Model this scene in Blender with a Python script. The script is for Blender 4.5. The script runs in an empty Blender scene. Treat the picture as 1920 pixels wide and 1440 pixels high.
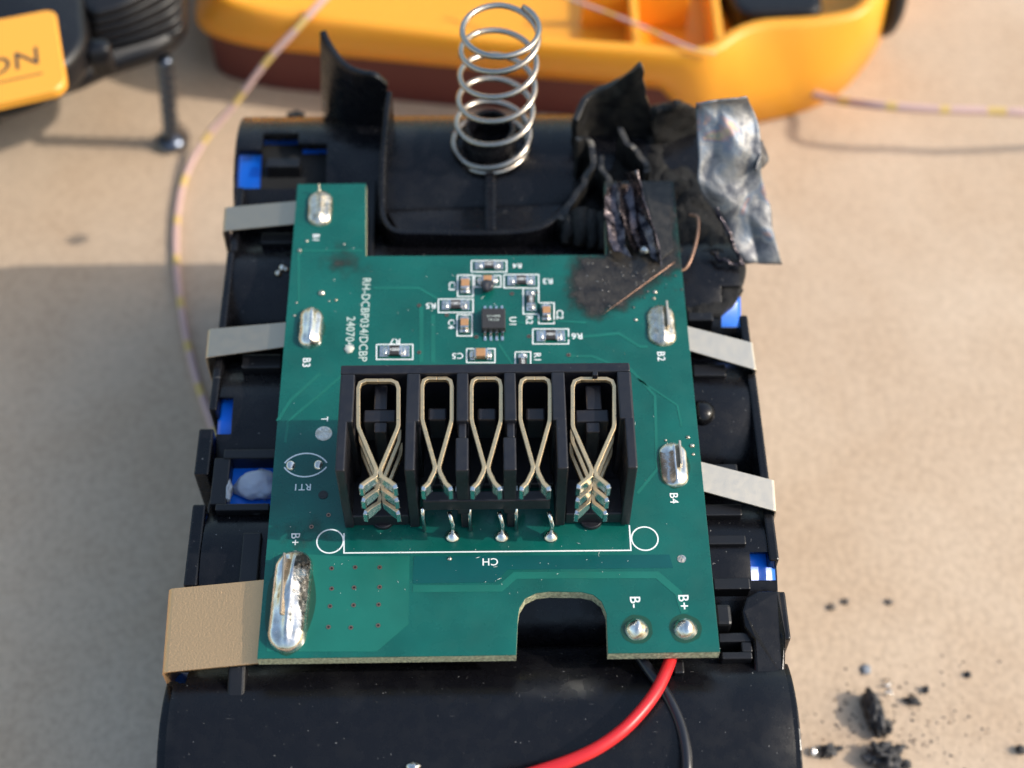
import bpy, bmesh, math, random
from mathutils import Vector, Matrix, noise
random.seed(7)
MM = 0.001                       # everything below is written in millimetres
V = Vector
sc = bpy.context.scene

# ------------------------------------------------------------------ camera
CAM = V((0.750, -102.069, 152.230))
AX = Matrix(((0.99987409, 0.00998742, -0.01233089), (-0.0151934, 0.82675765, -0.56235305), (0.0045782, 0.5624696, 0.82680529)))
FPX = 2850.0
cd = bpy.data.cameras.new('camera'); cam = bpy.data.objects.new('camera', cd); sc.collection.objects.link(cam)
cam.matrix_world = Matrix.Translation(CAM*MM) @ AX.to_4x4()
cd.sensor_width = 36; cd.lens = FPX/1920*36; cd.clip_start = 0.01; cd.clip_end = 50
cd.dof.use_dof = True; cd.dof.focus_distance = 0.172; cd.dof.aperture_fstop = 18
sc.camera = cam

# ------------------------------------------------------------------ sky and sun
EL, AZ = math.radians(38), math.radians(-4)          # sun stands on the right of the pack
sdir = V((math.cos(EL)*math.cos(AZ), math.cos(EL)*math.sin(AZ), math.sin(EL)))
w = bpy.data.worlds.new('World'); sc.world = w; w.use_nodes = True
nt = w.node_tree; nt.nodes.clear()
sky = nt.nodes.new('ShaderNodeTexSky'); sky.sky_type = 'NISHITA'; sky.sun_disc = False
sky.sun_elevation = EL; sky.dust_density = 3.0; sky.air_density = 1.7; sky.ozone_density = 2.2; sky.sun_rotation = math.atan2(sdir.x, sdir.y)
bg = nt.nodes.new('ShaderNodeBackground'); bg.inputs[1].default_value = 0.15
wo = nt.nodes.new('ShaderNodeOutputWorld'); nt.links.new(sky.outputs[0], bg.inputs[0]); nt.links.new(bg.outputs[0], wo.inputs[0])
sl = bpy.data.lights.new('sun', 'SUN'); sl.energy = 2.25; sl.angle = math.radians(0.55); sl.color = (1.0, 0.93, 0.83)
so = bpy.data.objects.new('sun', sl); sc.collection.objects.link(so); so.rotation_euler = (-sdir).to_track_quat('-Z', 'Y').to_euler()
sc.view_settings.view_transform = 'Standard'; sc.view_settings.look = 'None'; sc.view_settings.gamma = 1
sc.view_settings.exposure = 0.6

# ------------------------------------------------------------------ survey helpers
def ray(px, py): return AX @ V((px-960, 720-py, -FPX))
def P(px, py, z):                                    # the point at height z (mm) surveyed from the photograph
    r = ray(px, py); t = (z-CAM.z)/r.z; return CAM + r*t
def PY(px, py, y):
    r = ray(px, py); t = (y-CAM.y)/r.y; return CAM + r*t
def PX(px, py, x):
    r = ray(px, py); t = (x-CAM.x)/r.x; return CAM + r*t

# ------------------------------------------------------------------ materials
MATS = {}
def mat(name, col, rough=0.5, metal=0.0, bump=0.0, bscale=2.0, var=0.0, vscale=0.4, col2=None, coat=0.0, spec=0.5, alpha=None, trans=0.0, sss=0.0, rvar=0.0, dust=0.0, detail=4, bump2=0.0, b2scale=0.3):
    if name in MATS: return MATS[name]
    m = bpy.data.materials.new(name); m.use_nodes = True; n = m.node_tree.nodes; L = m.node_tree.links
    b = n['Principled BSDF']; b.inputs['Base Color'].default_value = (*col, 1); b.inputs['Roughness'].default_value = rough
    b.inputs['Metallic'].default_value = metal; b.inputs['Coat Weight'].default_value = coat; b.inputs['Coat Roughness'].default_value = 0.15
    b.inputs['Specular IOR Level'].default_value = spec; b.inputs['Transmission Weight'].default_value = trans
    if sss: b.inputs['Subsurface Weight'].default_value = sss; b.inputs['Subsurface Radius'].default_value = (0.003, 0.0012, 0.0004); b.inputs['Subsurface Scale'].default_value = 1
    tc = n.new('ShaderNodeTexCoord'); mp = n.new('ShaderNodeMapping'); mp.inputs['Scale'].default_value = (1000,)*3
    L.new(tc.outputs['Object'], mp.inputs[0])
    def noi(s, d=detail):
        t = n.new('ShaderNodeTexNoise'); t.inputs['Scale'].default_value = s; t.inputs['Detail'].default_value = d; L.new(mp.outputs[0], t.inputs['Vector']); return t
    if var or col2:
        t = noi(vscale); r = n.new('ShaderNodeValToRGB'); L.new(t.outputs[0], r.inputs[0])
        c2 = col2 or tuple(c*(1-var) for c in col); c1 = tuple(min(1, c*(1+var*0.5)) for c in col)
        r.color_ramp.elements[0].position = 0.35; r.color_ramp.elements[0].color = (*c2, 1); r.color_ramp.elements[1].position = 0.65; r.color_ramp.elements[1].color = (*c1, 1)
        L.new(r.outputs[0], b.inputs['Base Color'])
    if rvar:
        t = noi(vscale*3); mr = n.new('ShaderNodeMapRange'); L.new(t.outputs[0], mr.inputs[0]); mr.inputs[1].default_value = 0.3; mr.inputs[2].default_value = 0.7
        mr.inputs[3].default_value = max(0.03, rough-rvar); mr.inputs[4].default_value = rough+rvar; L.new(mr.outputs[0], b.inputs['Roughness'])
    if dust:
        t = noi(2.6, 2); mr = n.new('ShaderNodeMapRange'); L.new(t.outputs[0], mr.inputs[0]); mr.inputs[1].default_value = 0.735; mr.inputs[2].default_value = 0.80; mr.inputs[4].default_value = dust*.8
        t2 = noi(0.11, 5); m2 = n.new('ShaderNodeMapRange'); L.new(t2.outputs[0], m2.inputs[0]); m2.inputs[1].default_value = 0.52; m2.inputs[2].default_value = 0.75; m2.inputs[4].default_value = 0.035*dust
        wv = n.new('ShaderNodeTexNoise'); wv.inputs['Scale'].default_value = 1.0; wv.inputs['Detail'].default_value = 3; mq = n.new('ShaderNodeMapping'); mq.inputs['Scale'].default_value = (350, 3500, 900); mq.inputs['Rotation'].default_value = (0, 0, 0.5); L.new(tc.outputs['Object'], mq.inputs[0]); L.new(mq.outputs[0], wv.inputs[0])
        m3 = n.new('ShaderNodeMapRange'); L.new(wv.outputs[0], m3.inputs[0]); m3.inputs[1].default_value = 0.74; m3.inputs[2].default_value = 0.80; m3.inputs[4].default_value = 0.35*dust
        a1 = n.new('ShaderNodeMath'); a1.operation = 'MAXIMUM'; a2 = n.new('ShaderNodeMath'); a2.operation = 'MAXIMUM'
        L.new(mr.outputs[0], a1.inputs[0]); L.new(m2.outputs[0], a1.inputs[1]); L.new(a1.outputs[0], a2.inputs[0]); L.new(m3.outputs[0], a2.inputs[1])
        mx = n.new('ShaderNodeMix'); mx.data_type = 'RGBA'; L.new(a2.outputs[0], mx.inputs[0]); mx.inputs[7].default_value = (0.42, 0.41, 0.39, 1)
        if b.inputs['Base Color'].links: L.new(b.inputs['Base Color'].links[0].from_socket, mx.inputs[6])
        else: mx.inputs[6].default_value = (*col, 1)
        L.new(mx.outputs[2], b.inputs['Base Color'])
    last = None
    for s, k in ((bump, bscale), (bump2, b2scale)):
        if s:
            t = noi(k); bn = n.new('ShaderNodeBump'); bn.inputs['Strength'].default_value = 1.0; bn.inputs['Distance'].default_value = s*MM
            L.new(t.outputs[0], bn.inputs['Height'])
            if last: L.new(last.outputs[0], bn.inputs['Normal'])
            last = bn
    if last: L.new(last.outputs[0], b.inputs['Normal'])
    MATS[name] = m; return m

black = mat('black_plastic', (0.0045, 0.0045, 0.006), 0.27, bump=0.012, bscale=5, rvar=0.09, vscale=0.25, spec=0.33, dust=0.8, bump2=0.03, b2scale=0.25)
blackm = mat('matte_black_plastic', (0.006, 0.006, 0.0075), 0.38, dust=0.5, spec=0.42, bump=0.02, bscale=9)
housem = mat('connector_plastic', (0.009, 0.009, 0.013), 0.42, dust=0.25, bump=0.012, bscale=8, rvar=0.1)
bluem = mat('blue_cell_wrap', (0.004, 0.15, 0.75), 0.3, bump=0.02, bscale=0.8)
green = mat('green_solder_mask', (0.003, 0.098, 0.078), 0.27, var=0.2, dust=0.12, vscale=0.12, bump=0.004, bscale=1.5, rvar=0.12, spec=0.5)
green2 = mat('green_mask_over_copper', (0.008, 0.132, 0.098), 0.27, dust=0.12, var=0.12, vscale=0.15, bump=0.004, bscale=1.5, spec=0.5)
green3 = mat('dark_green_mask', (0.001, 0.076, 0.075), 0.27, var=0.1, vscale=0.15, spec=0.5)
fibre = mat('glass_fibre_edge', (0.42, 0.42, 0.27), 0.8, bump=0.12, bscale=3.5, var=0.45, vscale=3)
silk = mat('white_print', (0.78, 0.8, 0.78), 0.6)
silk2 = mat('pale_print', (0.5, 0.58, 0.52), 0.6)
solder = mat('solder', (0.86, 0.83, 0.79), 0.2, 1.0, bump=0.05, bscale=0.8, rvar=0.12, vscale=0.8, bump2=0.02, b2scale=2.2, col2=(0.62, 0.57, 0.50))
soldr = mat('rough_solder', (0.74, 0.70, 0.62), 0.33, 1.0, bump=0.1, bscale=3, rvar=0.15, vscale=1, col2=(0.5, 0.42, 0.30))
nickel = mat('nickel_strip', (0.50, 0.42, 0.32), 0.42, .95, bump=0.008, bscale=6, rvar=0.05, vscale=.4, bump2=.05, b2scale=.12)
nickel2 = mat('bright_nickel_strip', (0.60, 0.54, 0.45), 0.45, .85, bump=0.008, bscale=6, rvar=0.05, vscale=.4, bump2=.05, b2scale=.12)
bronze = mat('grained_copper_strip', (0.72, 0.45, 0.23), 0.42, .85, bump=0.07, bscale=4.5)
brass = mat('contact_metal', (0.78, 0.57, 0.32), 0.36, .9, bump=0.003, bscale=6, rvar=0.1, vscale=1)
tinm = mat('tinned_metal', (0.80, 0.82, 0.80), 0.2, 1.0, bump=0.02, bscale=3)
steel = mat('spring_steel', (0.47, 0.42, 0.36), 0.26, 1.0, bump=0.006, bscale=3)
zinc = mat('dark_screw_steel', (0.13, 0.15, 0.19), 0.3, 1.0)
char = mat('charred_plastic', (0.010, 0.0095, 0.009), 0.5, spec=0.4, bump=0.3, bscale=5, col2=(0.003, 0.003, 0.004), vscale=0.8, rvar=0.25)
charg = mat('ashy_char', (0.024, 0.022, 0.019), 0.38, spec=0.5, bump=0.10, bscale=3, col2=(0.006, 0.006, 0.007), vscale=0.6)
redm = mat('red_insulation', (0.62, 0.018, 0.022), 0.34, bump=0.01, bscale=2)
blkw = mat('black_insulation', (0.012, 0.013, 0.018), 0.28, bump=0.01, bscale=2)
glue = mat('milky_glue', (0.62, 0.66, 0.72), 0.28, bump=0.1, bscale=.9, trans=0.45)
yell = mat('yellow_plastic', (0.84, 0.36, 0.024), 0.42, bump=0.02, bscale=1, sss=0.25)
yellb = mat('yellow_badge', (0.85, 0.37, 0.04), 0.4, bump=0.01, bscale=2)
ink = mat('dark_ink', (0.03, 0.03, 0.03), 0.5)
tan = mat('ceramic_tan', (0.42, 0.22, 0.10), 0.4, bump=0.02, bscale=6)
resb = mat('resistor_black', (0.035, 0.03, 0.028), 0.5)
blackened = mat('blackened_solder_mask', (0.035, 0.031, 0.026), 0.45, bump=0.06, bscale=3, col2=(0.012, 0.011, 0.010), vscale=0.8)
copper = mat('bare_copper_wire', (0.36, 0.22, 0.16), 0.4, 1.0)
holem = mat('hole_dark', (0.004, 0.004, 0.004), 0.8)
braidp = mat('pink_braid', (0.60, 0.40, 0.36), 0.6, bump=0.15, bscale=2.5)
braidy = mat('yellow_braid', (0.66, 0.46, 0.16), 0.6, bump=0.15, bscale=2.5)
lint = mat('pale_lint', (0.7, 0.7, 0.66), 0.8)

def foil_material():
    m = mat('heat_tinted_foil', (0.5, 0.5, 0.5), 0.52, .8, bump=0.10, bscale=0.5, bump2=0.04, b2scale=3)
    n = m.node_tree.nodes; L = m.node_tree.links; b = n['Principled BSDF']
    tc = n.new('ShaderNodeTexCoord'); mp = n.new('ShaderNodeMapping'); mp.inputs['Scale'].default_value = (1000,)*3; L.new(tc.outputs['Object'], mp.inputs[0])
    t = n.new('ShaderNodeTexNoise'); t.inputs['Scale'].default_value = 0.16; t.inputs['Detail'].default_value = 7; t.inputs['Distortion'].default_value = 0.7; t.inputs['Roughness'].default_value = 0.62; L.new(mp.outputs[0], t.inputs[0])
    r = n.new('ShaderNodeValToRGB'); L.new(t.outputs[0], r.inputs[0]); e = r.color_ramp.elements
    e[0].position = 0.28; e[0].color = (0.06, 0.06, 0.07, 1); e[1].position = 0.80; e[1].color = (0.30, 0.24, 0.18, 1)
    for p, c in ((0.40, (0.10, 0.105, 0.12)), (0.48, (0.22, 0.22, 0.22)), (0.55, (0.13, 0.16, 0.20)), (0.60, (0.24, 0.17, 0.17)), (0.64, (0.25, 0.22, 0.15)), (0.70, (0.15, 0.18, 0.19))):
        x = e.new(p); x.color = (*c, 1)
    L.new(r.outputs[0], b.inputs['Base Color']); return m
foil = foil_material()
dfoil = mat('scorched_metal', (0.17, 0.14, 0.145), 0.24, .9, bump=0.12, bscale=1.2, col2=(0.01, 0.01, 0.016), vscale=0.7, rvar=0.15)

def table_material():
    m = bpy.data.materials.new('beige_board'); m.use_nodes = True; n = m.node_tree.nodes; L = m.node_tree.links; b = n['Principled BSDF']
    b.inputs['Roughness'].default_value = 0.75; b.inputs['Specular IOR Level'].default_value = 0.25
    tc = n.new('ShaderNodeTexCoord'); mp = n.new('ShaderNodeMapping'); mp.inputs['Scale'].default_value = (1000,)*3; L.new(tc.outputs['Object'], mp.inputs[0])
    def noi(s, d=5, dist=0):
        t = n.new('ShaderNodeTexNoise'); t.inputs['Scale'].default_value = s; t.inputs['Detail'].default_value = d; t.inputs['Distortion'].default_value = dist; L.new(mp.outputs[0], t.inputs[0]); return t
    a = noi(0.05, 6, 0.3); r = n.new('ShaderNodeValToRGB'); L.new(a.outputs[0], r.inputs[0]); e = r.color_ramp.elements
    e[0].position = 0.30; e[0].color = (0.485, 0.36, 0.25, 1); e[1].position = 0.70; e[1].color = (0.545, 0.425, 0.31, 1)
    c = noi(0.9, 8); r2 = n.new('ShaderNodeValToRGB'); L.new(c.outputs[0], r2.inputs[0]); e = r2.color_ramp.elements
    e[0].position = 0.32; e[0].color = (0.90, 0.885, 0.875, 1); e[1].position = 0.62; e[1].color = (1.06, 1.05, 1.04, 1)
    mx = n.new('ShaderNodeMix'); mx.data_type = 'RGBA'; mx.blend_type = 'MULTIPLY'; mx.inputs[0].default_value = 1
    L.new(r.outputs[0], mx.inputs[6]); L.new(r2.outputs[0], mx.inputs[7]); L.new(mx.outputs[2], b.inputs['Base Color'])
    bn = n.new('ShaderNodeBump'); bn.inputs['Strength'].default_value = 1; bn.inputs['Distance'].default_value = 0.12*MM
    t = noi(0.9, 8); L.new(t.outputs[0], bn.inputs['Height'])
    g = noi(2.2, 4); mg = n.new('ShaderNodeMapRange'); L.new(g.outputs[0], mg.inputs[0]); mg.inputs[1].default_value = 0.66; mg.inputs[2].default_value = 0.75; mg.inputs[4].default_value = 0.55
    mk = n.new('ShaderNodeMix'); mk.data_type = 'RGBA'; L.new(mg.outputs[0], mk.inputs[0]); L.new(mx.outputs[2], mk.inputs[6]); mk.inputs[7].default_value = (0.28, 0.19, 0.13, 1); L.new(mk.outputs[2], b.inputs['Base Color']); L.new(bn.outputs[0], b.inputs['Normal'])
    return m
tablem = table_material()

def soot_material():
    m = bpy.data.materials.new('soot_film'); m.use_nodes = True; n = m.node_tree.nodes; L = m.node_tree.links; b = n['Principled BSDF']
    b.inputs['Roughness'].default_value = 0.3
    tc = n.new('ShaderNodeTexCoord'); mp = n.new('ShaderNodeMapping'); mp.inputs['Scale'].default_value = (1000,)*3; L.new(tc.outputs['Object'], mp.inputs[0])
    t = n.new('ShaderNodeTexNoise'); t.inputs['Scale'].default_value = 0.55; t.inputs['Detail'].default_value = 6; L.new(mp.outputs[0], t.inputs[0])
    at = n.new('ShaderNodeAttribute'); at.attribute_name = 'soot'
    r = n.new('ShaderNodeValToRGB'); L.new(t.outputs[0], r.inputs[0]); e = r.color_ramp.elements
    e[0].position = 0.35; e[0].color = (0.012, 0.009, 0.007, 1); e[1].position = 0.7; e[1].color = (0.048, 0.040, 0.030, 1); L.new(r.outputs[0], b.inputs['Base Color'])
    ad = n.new('ShaderNodeMath'); ad.operation = 'MULTIPLY_ADD'; L.new(t.outputs[0], ad.inputs[0]); ad.inputs[1].default_value = 0.7; L.new(at.outputs['Fac'], ad.inputs[2])
    mr = n.new('ShaderNodeMapRange'); mr.interpolation_type = 'SMOOTHSTEP'; L.new(ad.outputs[0], mr.inputs[0]); mr.inputs[1].default_value = 0.50; mr.inputs[2].default_value = 1.12; mr.inputs[4].default_value = 0.97
    L.new(mr.outputs[0], b.inputs['Alpha'])
    bn = n.new('ShaderNodeBump'); bn.inputs['Distance'].default_value = 0.12*MM; t2 = n.new('ShaderNodeTexNoise'); t2.inputs['Scale'].default_value = 2; L.new(mp.outputs[0], t2.inputs[0]); L.new(t2.outputs[0], bn.inputs['Height']); L.new(bn.outputs[0], b.inputs['Normal'])
    return m
sootm = soot_material()

# ------------------------------------------------------------------ object helpers
def empty(name, loc, label=None, cat=None, group=None, parent=None):
    o = bpy.data.objects.new(name, None); sc.collection.objects.link(o); o.empty_display_size = 0.005
    o['origin_mm'] = tuple(loc)
    if parent: o.parent = parent; loc = V(loc)-V(parent['origin_mm'])
    o.location = V(loc)*MM
    if label: o['label'] = label
    if cat: o['category'] = cat
    if group: o['group'] = group
    return o
def obj(name, verts, faces, m, parent=None, smooth=False, bevel=0, solid=0, mi=None, label=None, kind=None, seg=2, sub=0, auto=None, soff=-1):
    org = V(parent['origin_mm']) if parent else V((0, 0, 0))
    me = bpy.data.meshes.new(name); me.from_pydata([(V(v)-org)*MM for v in verts], [], faces)
    for mm in (m if isinstance(m, (list, tuple)) else [m]): me.materials.append(mm)
    bm = bmesh.new(); bm.from_mesh(me); bmesh.ops.recalc_face_normals(bm, faces=bm.faces) if not solid else None
    bm.to_mesh(me); bm.free()
    if mi: me.polygons.foreach_set('material_index', mi)
    if smooth: me.polygons.foreach_set('use_smooth', [True]*len(me.polygons))
    o = bpy.data.objects.new(name, me); sc.collection.objects.link(o)
    o['origin_mm'] = tuple(org)
    if parent: o.parent = parent
    if solid: s = o.modifiers.new('solid', 'SOLIDIFY'); s.thickness = solid*MM; s.offset = soff
    if sub: s = o.modifiers.new('sub', 'SUBSURF'); s.levels = sub; s.render_levels = sub
    if bevel: s = o.modifiers.new('bevel', 'BEVEL'); s.width = bevel*MM; s.segments = seg; s.limit_method = 'ANGLE'; s.angle_limit = math.radians(35)
    if label: o['label'] = label
    if kind: o['kind'] = kind
    return o
def top(o, label, cat, group=None):
    o['label'] = label; o['category'] = cat
    if group: o['group'] = group
    return o
class MB:
    def __init__(s): s.v = []; s.f = []; s.mi = []; s.cur = 0
    def add(s, vs, fs):
        k = len(s.v); s.v += [V(v) for v in vs]; s.f += [tuple(i+k for i in f) for f in fs]; s.mi += [s.cur]*len(fs); return s
    def box(s, x0, x1, y0, y1, z0, z1):
        return s.add([(x, y, z) for x in (x0, x1) for y in (y0, y1) for z in (z0, z1)], [(0, 1, 3, 2), (4, 6, 7, 5), (0, 4, 5, 1), (2, 3, 7, 6), (0, 2, 6, 4), (1, 5, 7, 3)])
    def prism(s, pts, z0, z1, axis='z'):
        n = len(pts)
        def m(p, z):
            return {'z': (p[0], p[1], z), 'x': (z, p[0], p[1]), 'y': (p[0], z, p[1])}[axis]
        return s.add([m(p, z0) for p in pts]+[m(p, z1) for p in pts], [tuple(range(n))[::-1], tuple(range(n, 2*n))]+[(i, (i+1) % n, n+(i+1) % n, n+i) for i in range(n)])
    def rings(s, rings, cap=True, closed=True):
        n = len(rings[0]); k = len(s.v); fs = []
        m = n if closed else n-1
        for j in range(len(rings)-1):
            for i in range(m): fs.append((j*n+i, j*n+(i+1) % n, (j+1)*n+(i+1) % n, (j+1)*n+i))
        if cap: fs += [tuple(range(n))[::-1], tuple(range((len(rings)-1)*n, len(rings)*n))]
        return s.add([v for r in rings for v in r], fs)
    def cyl(s, c, r, z0, z1, n=20, r2=None):
        r2 = r if r2 is None else r2
        return s.rings([[(c[0]+q*math.cos(2*math.pi*i/n), c[1]+q*math.sin(2*math.pi*i/n), z) for i in range(n)] for q, z in ((r, z0), (r2, z1))])
    def annulus(s, c, r0, r1, z0, z1, n=32):
        k = [(r0, z0), (r1, z0), (r1, z1), (r0, z1), (r0, z0)]
        return s.rings([[(c[0]+q*math.cos(2*math.pi*i/n), c[1]+q*math.sin(2*math.pi*i/n), z) for i in range(n)] for q, z in k], cap=False)
    def tube(s, pts, r, n=10, cap=True):
        pts = [V(p) for p in pts]; rs = r if isinstance(r, (list, tuple)) else [r]*len(pts)
        t0 = (pts[1]-pts[0]).normalized(); nrm = t0.orthogonal().normalized(); rings = []
        for i, p in enumerate(pts):
            t = (pts[min(i+1, len(pts)-1)]-pts[max(i-1, 0)]).normalized()
            nrm = (nrm-t*nrm.dot(t)).normalized(); b = t.cross(nrm)
            rings.append([p+(nrm*math.cos(2*math.pi*k/n)+b*math.sin(2*math.pi*k/n))*rs[i] for k in range(n)])
        return s.rings(rings, cap)
    def ribbon(s, pts, th, z0, z1):                  # upright sheet-metal strip along a plan path
        pts = [V((p[0], p[1])) for p in pts]; L, R = [], []
        for i, p in enumerate(pts):
            a = (p-pts[i-1]).normalized() if i else (pts[1]-p).normalized(); b = (pts[i+1]-p).normalized() if i < len(pts)-1 else a
            n0, n1 = V((-a.y, a.x)), V((-b.y, b.x)); nn = (n0+n1).normalized(); k = th/2/max(0.5, nn.dot(n0)); L.append(p+nn*k); R.append(p-nn*k)
        n = len(pts); vs = []
        for i in range(n):
            zt = z1[i] if isinstance(z1, list) else z1; zb = z0[i] if isinstance(z0, list) else z0
            vs += [(L[i].x, L[i].y, zb), (R[i].x, R[i].y, zb), (R[i].x, R[i].y, zt), (L[i].x, L[i].y, zt)]
        fs = [(0, 1, 2, 3), (4*n-1, 4*n-2, 4*n-3, 4*n-4)]
        for i in range(n-1):
            for k in range(4): fs.append((4*i+k, 4*i+4+k, 4*i+4+(k+1) % 4, 4*i+(k+1) % 4))
        return s.add(vs, fs)
    def build(s, name, m, parent=None, **kw): return obj(name, s.v, s.f, m, parent, mi=s.mi, **kw)
def smooth_path(pts, k=8):                           # Catmull-Rom
    pts = [V(p) for p in pts]; out = []
    for i in range(len(pts)-1):
        p0, p1, p2, p3 = pts[max(i-1, 0)], pts[i], pts[i+1], pts[min(i+2, len(pts)-1)]
        for j in range(k):
            t = j/k; out.append(0.5*((2*p1)+(p2-p0)*t+(2*p0-5*p1+4*p2-p3)*t*t+(3*p1-p0-3*p2+p3)*t**3))
    return out+[pts[-1]]
def nz(p, s, seed=0): return noise.noise(V(p)*s+V((seed*7.3, seed*3.1, seed*1.7)))
def pp(pts, z): return [P(x, y, z) for x, y in pts]

# ------------------------------------------------------------------ the table
tb = MB(); N = 2
tb.add([(-900, -500, -48), (900, -500, -48), (900, 1100, -48), (-900, 1100, -48), (-900, -500, -66), (900, -500, -66), (900, 1100, -66), (-900, 1100, -66)], [(0, 1, 2, 3), (7, 6, 5, 4), (0, 4, 5, 1), (1, 5, 6, 2), (2, 6, 7, 3), (3, 7, 4, 0)])
o = tb.build('table_top', tablem); o['kind'] = 'structure'

# ================================================================== BATTERY PACK
pack = empty('battery_pack', (0, 0, -48), 'opened battery pack with green circuit board, black cell holder and charred right rear corner', 'battery pack')
ROWS = [43.8, 23.0, 2.0, -18.6, -39.6]; ZC = -15.4; RO = 11.3; XE = 33.7
# --- cells, in two layers
cb = MB(); n = 40
prof = [(-33.2, 8.6), (-33.4, 9.4), (-32.8, 10.0), (32.8, 10.0), (33.4, 9.4), (33.2, 8.6)]
for i, yc in enumerate(ROWS):
    for z in (ZC, ZC-21.2):
        c = MB(); k_ = 1.035 if i in (0, 4) else 1.0; c.rings([[(x*k_-(1.3 if i == 4 else 0), yc+r*math.cos(2*math.pi*k/n), z+r*math.sin(2*math.pi*k/n)) for k in range(n)] for x, r in prof])
        c.build('cell', bluem, pack, smooth=False, bevel=0)
for o in pack.children:
    if o.name.startswith('cell'): o.data.polygons.foreach_set('use_smooth', [True]*len(o.data.polygons))

# --- holder: a half shell per row, with the cut-outs the photograph shows
def rect(px0, py0, px1, py1, z):
    a, b = P(px0, py0, z), P(px1, py1, z); return (min(a.x, b.x), max(a.x, b.x), min(a.y, b.y), max(a.y, b.y))
HOLES = [rect(455, 318, 497, 368, -7), rect(452, 198, 472, 224, -8),              # left, rear row
         rect(360, 770, 438, 828, -7), rect(422, 862, 512, 942, -6),              # left, middle rows
         rect(320, 1258, 354, 1303, -6),                                          # left, front row
         rect(1347, 556, 1400, 606, -7), rect(1399, 1056, 1450, 1100, -7),        # right
         rect(1340, 1206, 1387, 1219, -5.5), rect(1466, 1190, 1500, 1246, -6)]
RECESS = [
         rect(496, 265, 556, 345, -4.5), rect(520, 285, 612, 340, -4.5)]
HOLES += RECESS
def shell(yc, front):
    RO = 11.3 if front else 10.75; XE = 34.5 if front else 33.2
    xs = {-XE, XE}; ys = set()
    for h in HOLES:
        if h[2] < yc+10 and h[3] > yc-10:
            xs |= {max(-XE, h[0]), min(XE, h[1])}; ys |= {h[2], h[3]}
    xs |= {-XE+i*2*XE/12 for i in range(13)}; xs = sorted(xs)
    angs = [math.radians(a) for a in range(-20 if front else 5, 201 if front else 176, 5)]
    angs += [math.acos((y-yc)/RO) for y in ys if abs(y-yc) < RO*0.99]; angs = sorted(angs)
    vs = [(min(x, 32.6) if yc < -30 else x, yc+RO*math.cos(a), ZC+RO*math.sin(a)) for x in xs for a in angs]; m = len(angs); fs = []
    for i in range(len(xs)-1):
        for j in range(m-1):
            if yc < -30 and xs[i] >= 32.6: continue
            if xs[i+1]-xs[i] < 1e-5 or angs[j+1]-angs[j] < 1e-6: continue
            x = (xs[i]+xs[i+1])/2; y = yc+RO*math.cos((angs[j]+angs[j+1])/2)
            if any(h[0] < x < h[1] and h[2] < y < h[3] for h in HOLES): continue
            fs.append((i*m+j, (i+1)*m+j, (i+1)*m+j+1, i*m+j+1))
    return vs, fs
holder = empty('cell_holder', (0, 0, -48), parent=pack)
for i, yc in enumerate(ROWS):
    vs, fs = shell(yc, i in (0, 4))
    obj('shell_row', vs, fs, black, holder, smooth=True, solid=1.2 if i in (0, 4) else .6, bevel=0.15)
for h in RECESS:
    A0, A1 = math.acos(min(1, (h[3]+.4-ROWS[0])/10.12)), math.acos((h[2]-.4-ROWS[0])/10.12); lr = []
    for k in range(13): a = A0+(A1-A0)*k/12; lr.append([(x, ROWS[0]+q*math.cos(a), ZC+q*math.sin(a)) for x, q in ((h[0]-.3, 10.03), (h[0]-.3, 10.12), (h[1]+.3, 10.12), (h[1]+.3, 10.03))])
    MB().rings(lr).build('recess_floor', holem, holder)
h = HOLES[3]; MB().box(h[0]-.3, h[1]+2, h[2]-.5, h[3]+.5, -8.2, -6.6).build('blue_insulation', bluem, holder, bevel=.2)
# lower half of the holder (second layer), one body
lb = MB()
for yc in ROWS: lb.rings([[(x, yc+10.5*math.cos(2*math.pi*k/32), ZC-21.2+10.5*math.sin(2*math.pi*k/32)) for k in range(32)] for x in (-34.5, 34.5)])
lb.build('lower_shell', black, holder, smooth=False)
# end plates: flat-topped walls that close the cylinder ends, cut in steps
def plate(side, segs, x_in):
    for (p0, p1, pxx, ztop, th) in segs:
        a, b = P(pxx, p0, ztop), P(pxx, p1, ztop); y1, y0 = a.y, b.y; xo = (a.x+b.x)/2
        MB().box(min(xo, xo-side*th), max(xo, xo-side*th), y0, y1, -47.5, ztop).build('end_plate', black, holder, bevel=0.25)
plate(-1, [(350, 470, 437, -3.6, 1.0), (470, 768, 409, -3.8, 1.0), (803, 890, 368, -4.4, 1.8), (945, 1098, 352, -4.4, 1.6)], 0)
plate(1, [(590, 690, 1408, -3.8, 1.1), (700, 900, 1430, -3.8, 1.1), (900, 1050, 1452, -3.8, 1.2), (1108, 1198, 1478, -3.4, 1.2)], 0)
MB().box(-34.2, -33.3, -30, 52, -47.5, -9.6).build('end_plate', black, holder, bevel=0.2)
MB().box(32.9, 33.8, -30, 52, -47.5, -9.6).build('end_plate', black, holder, bevel=0.2)
for s in (-1, 1):                                     # front row: a raised rim follows the arc
    yc = ROWS[4]; a0, a1 = (math.radians(62), math.radians(200)); r = MB()
    if s == 1: a0 = math.radians(52)
    K = 26; rr = []
    for k in range(K+1):
        a = a0+(a1-a0)*k/K; c, sn = math.cos(a), math.sin(a)
        rr.append([(s*x-(2.1 if s > 0 else 0), yc+q*c, ZC+q*sn) for x, q in ((34.3, 9.6), (34.3, 11.55), (35.6, 11.55), (35.6, 9.6))])
    r.rings(rr); r.build('end_rim', black, holder, bevel=0.2)
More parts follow.
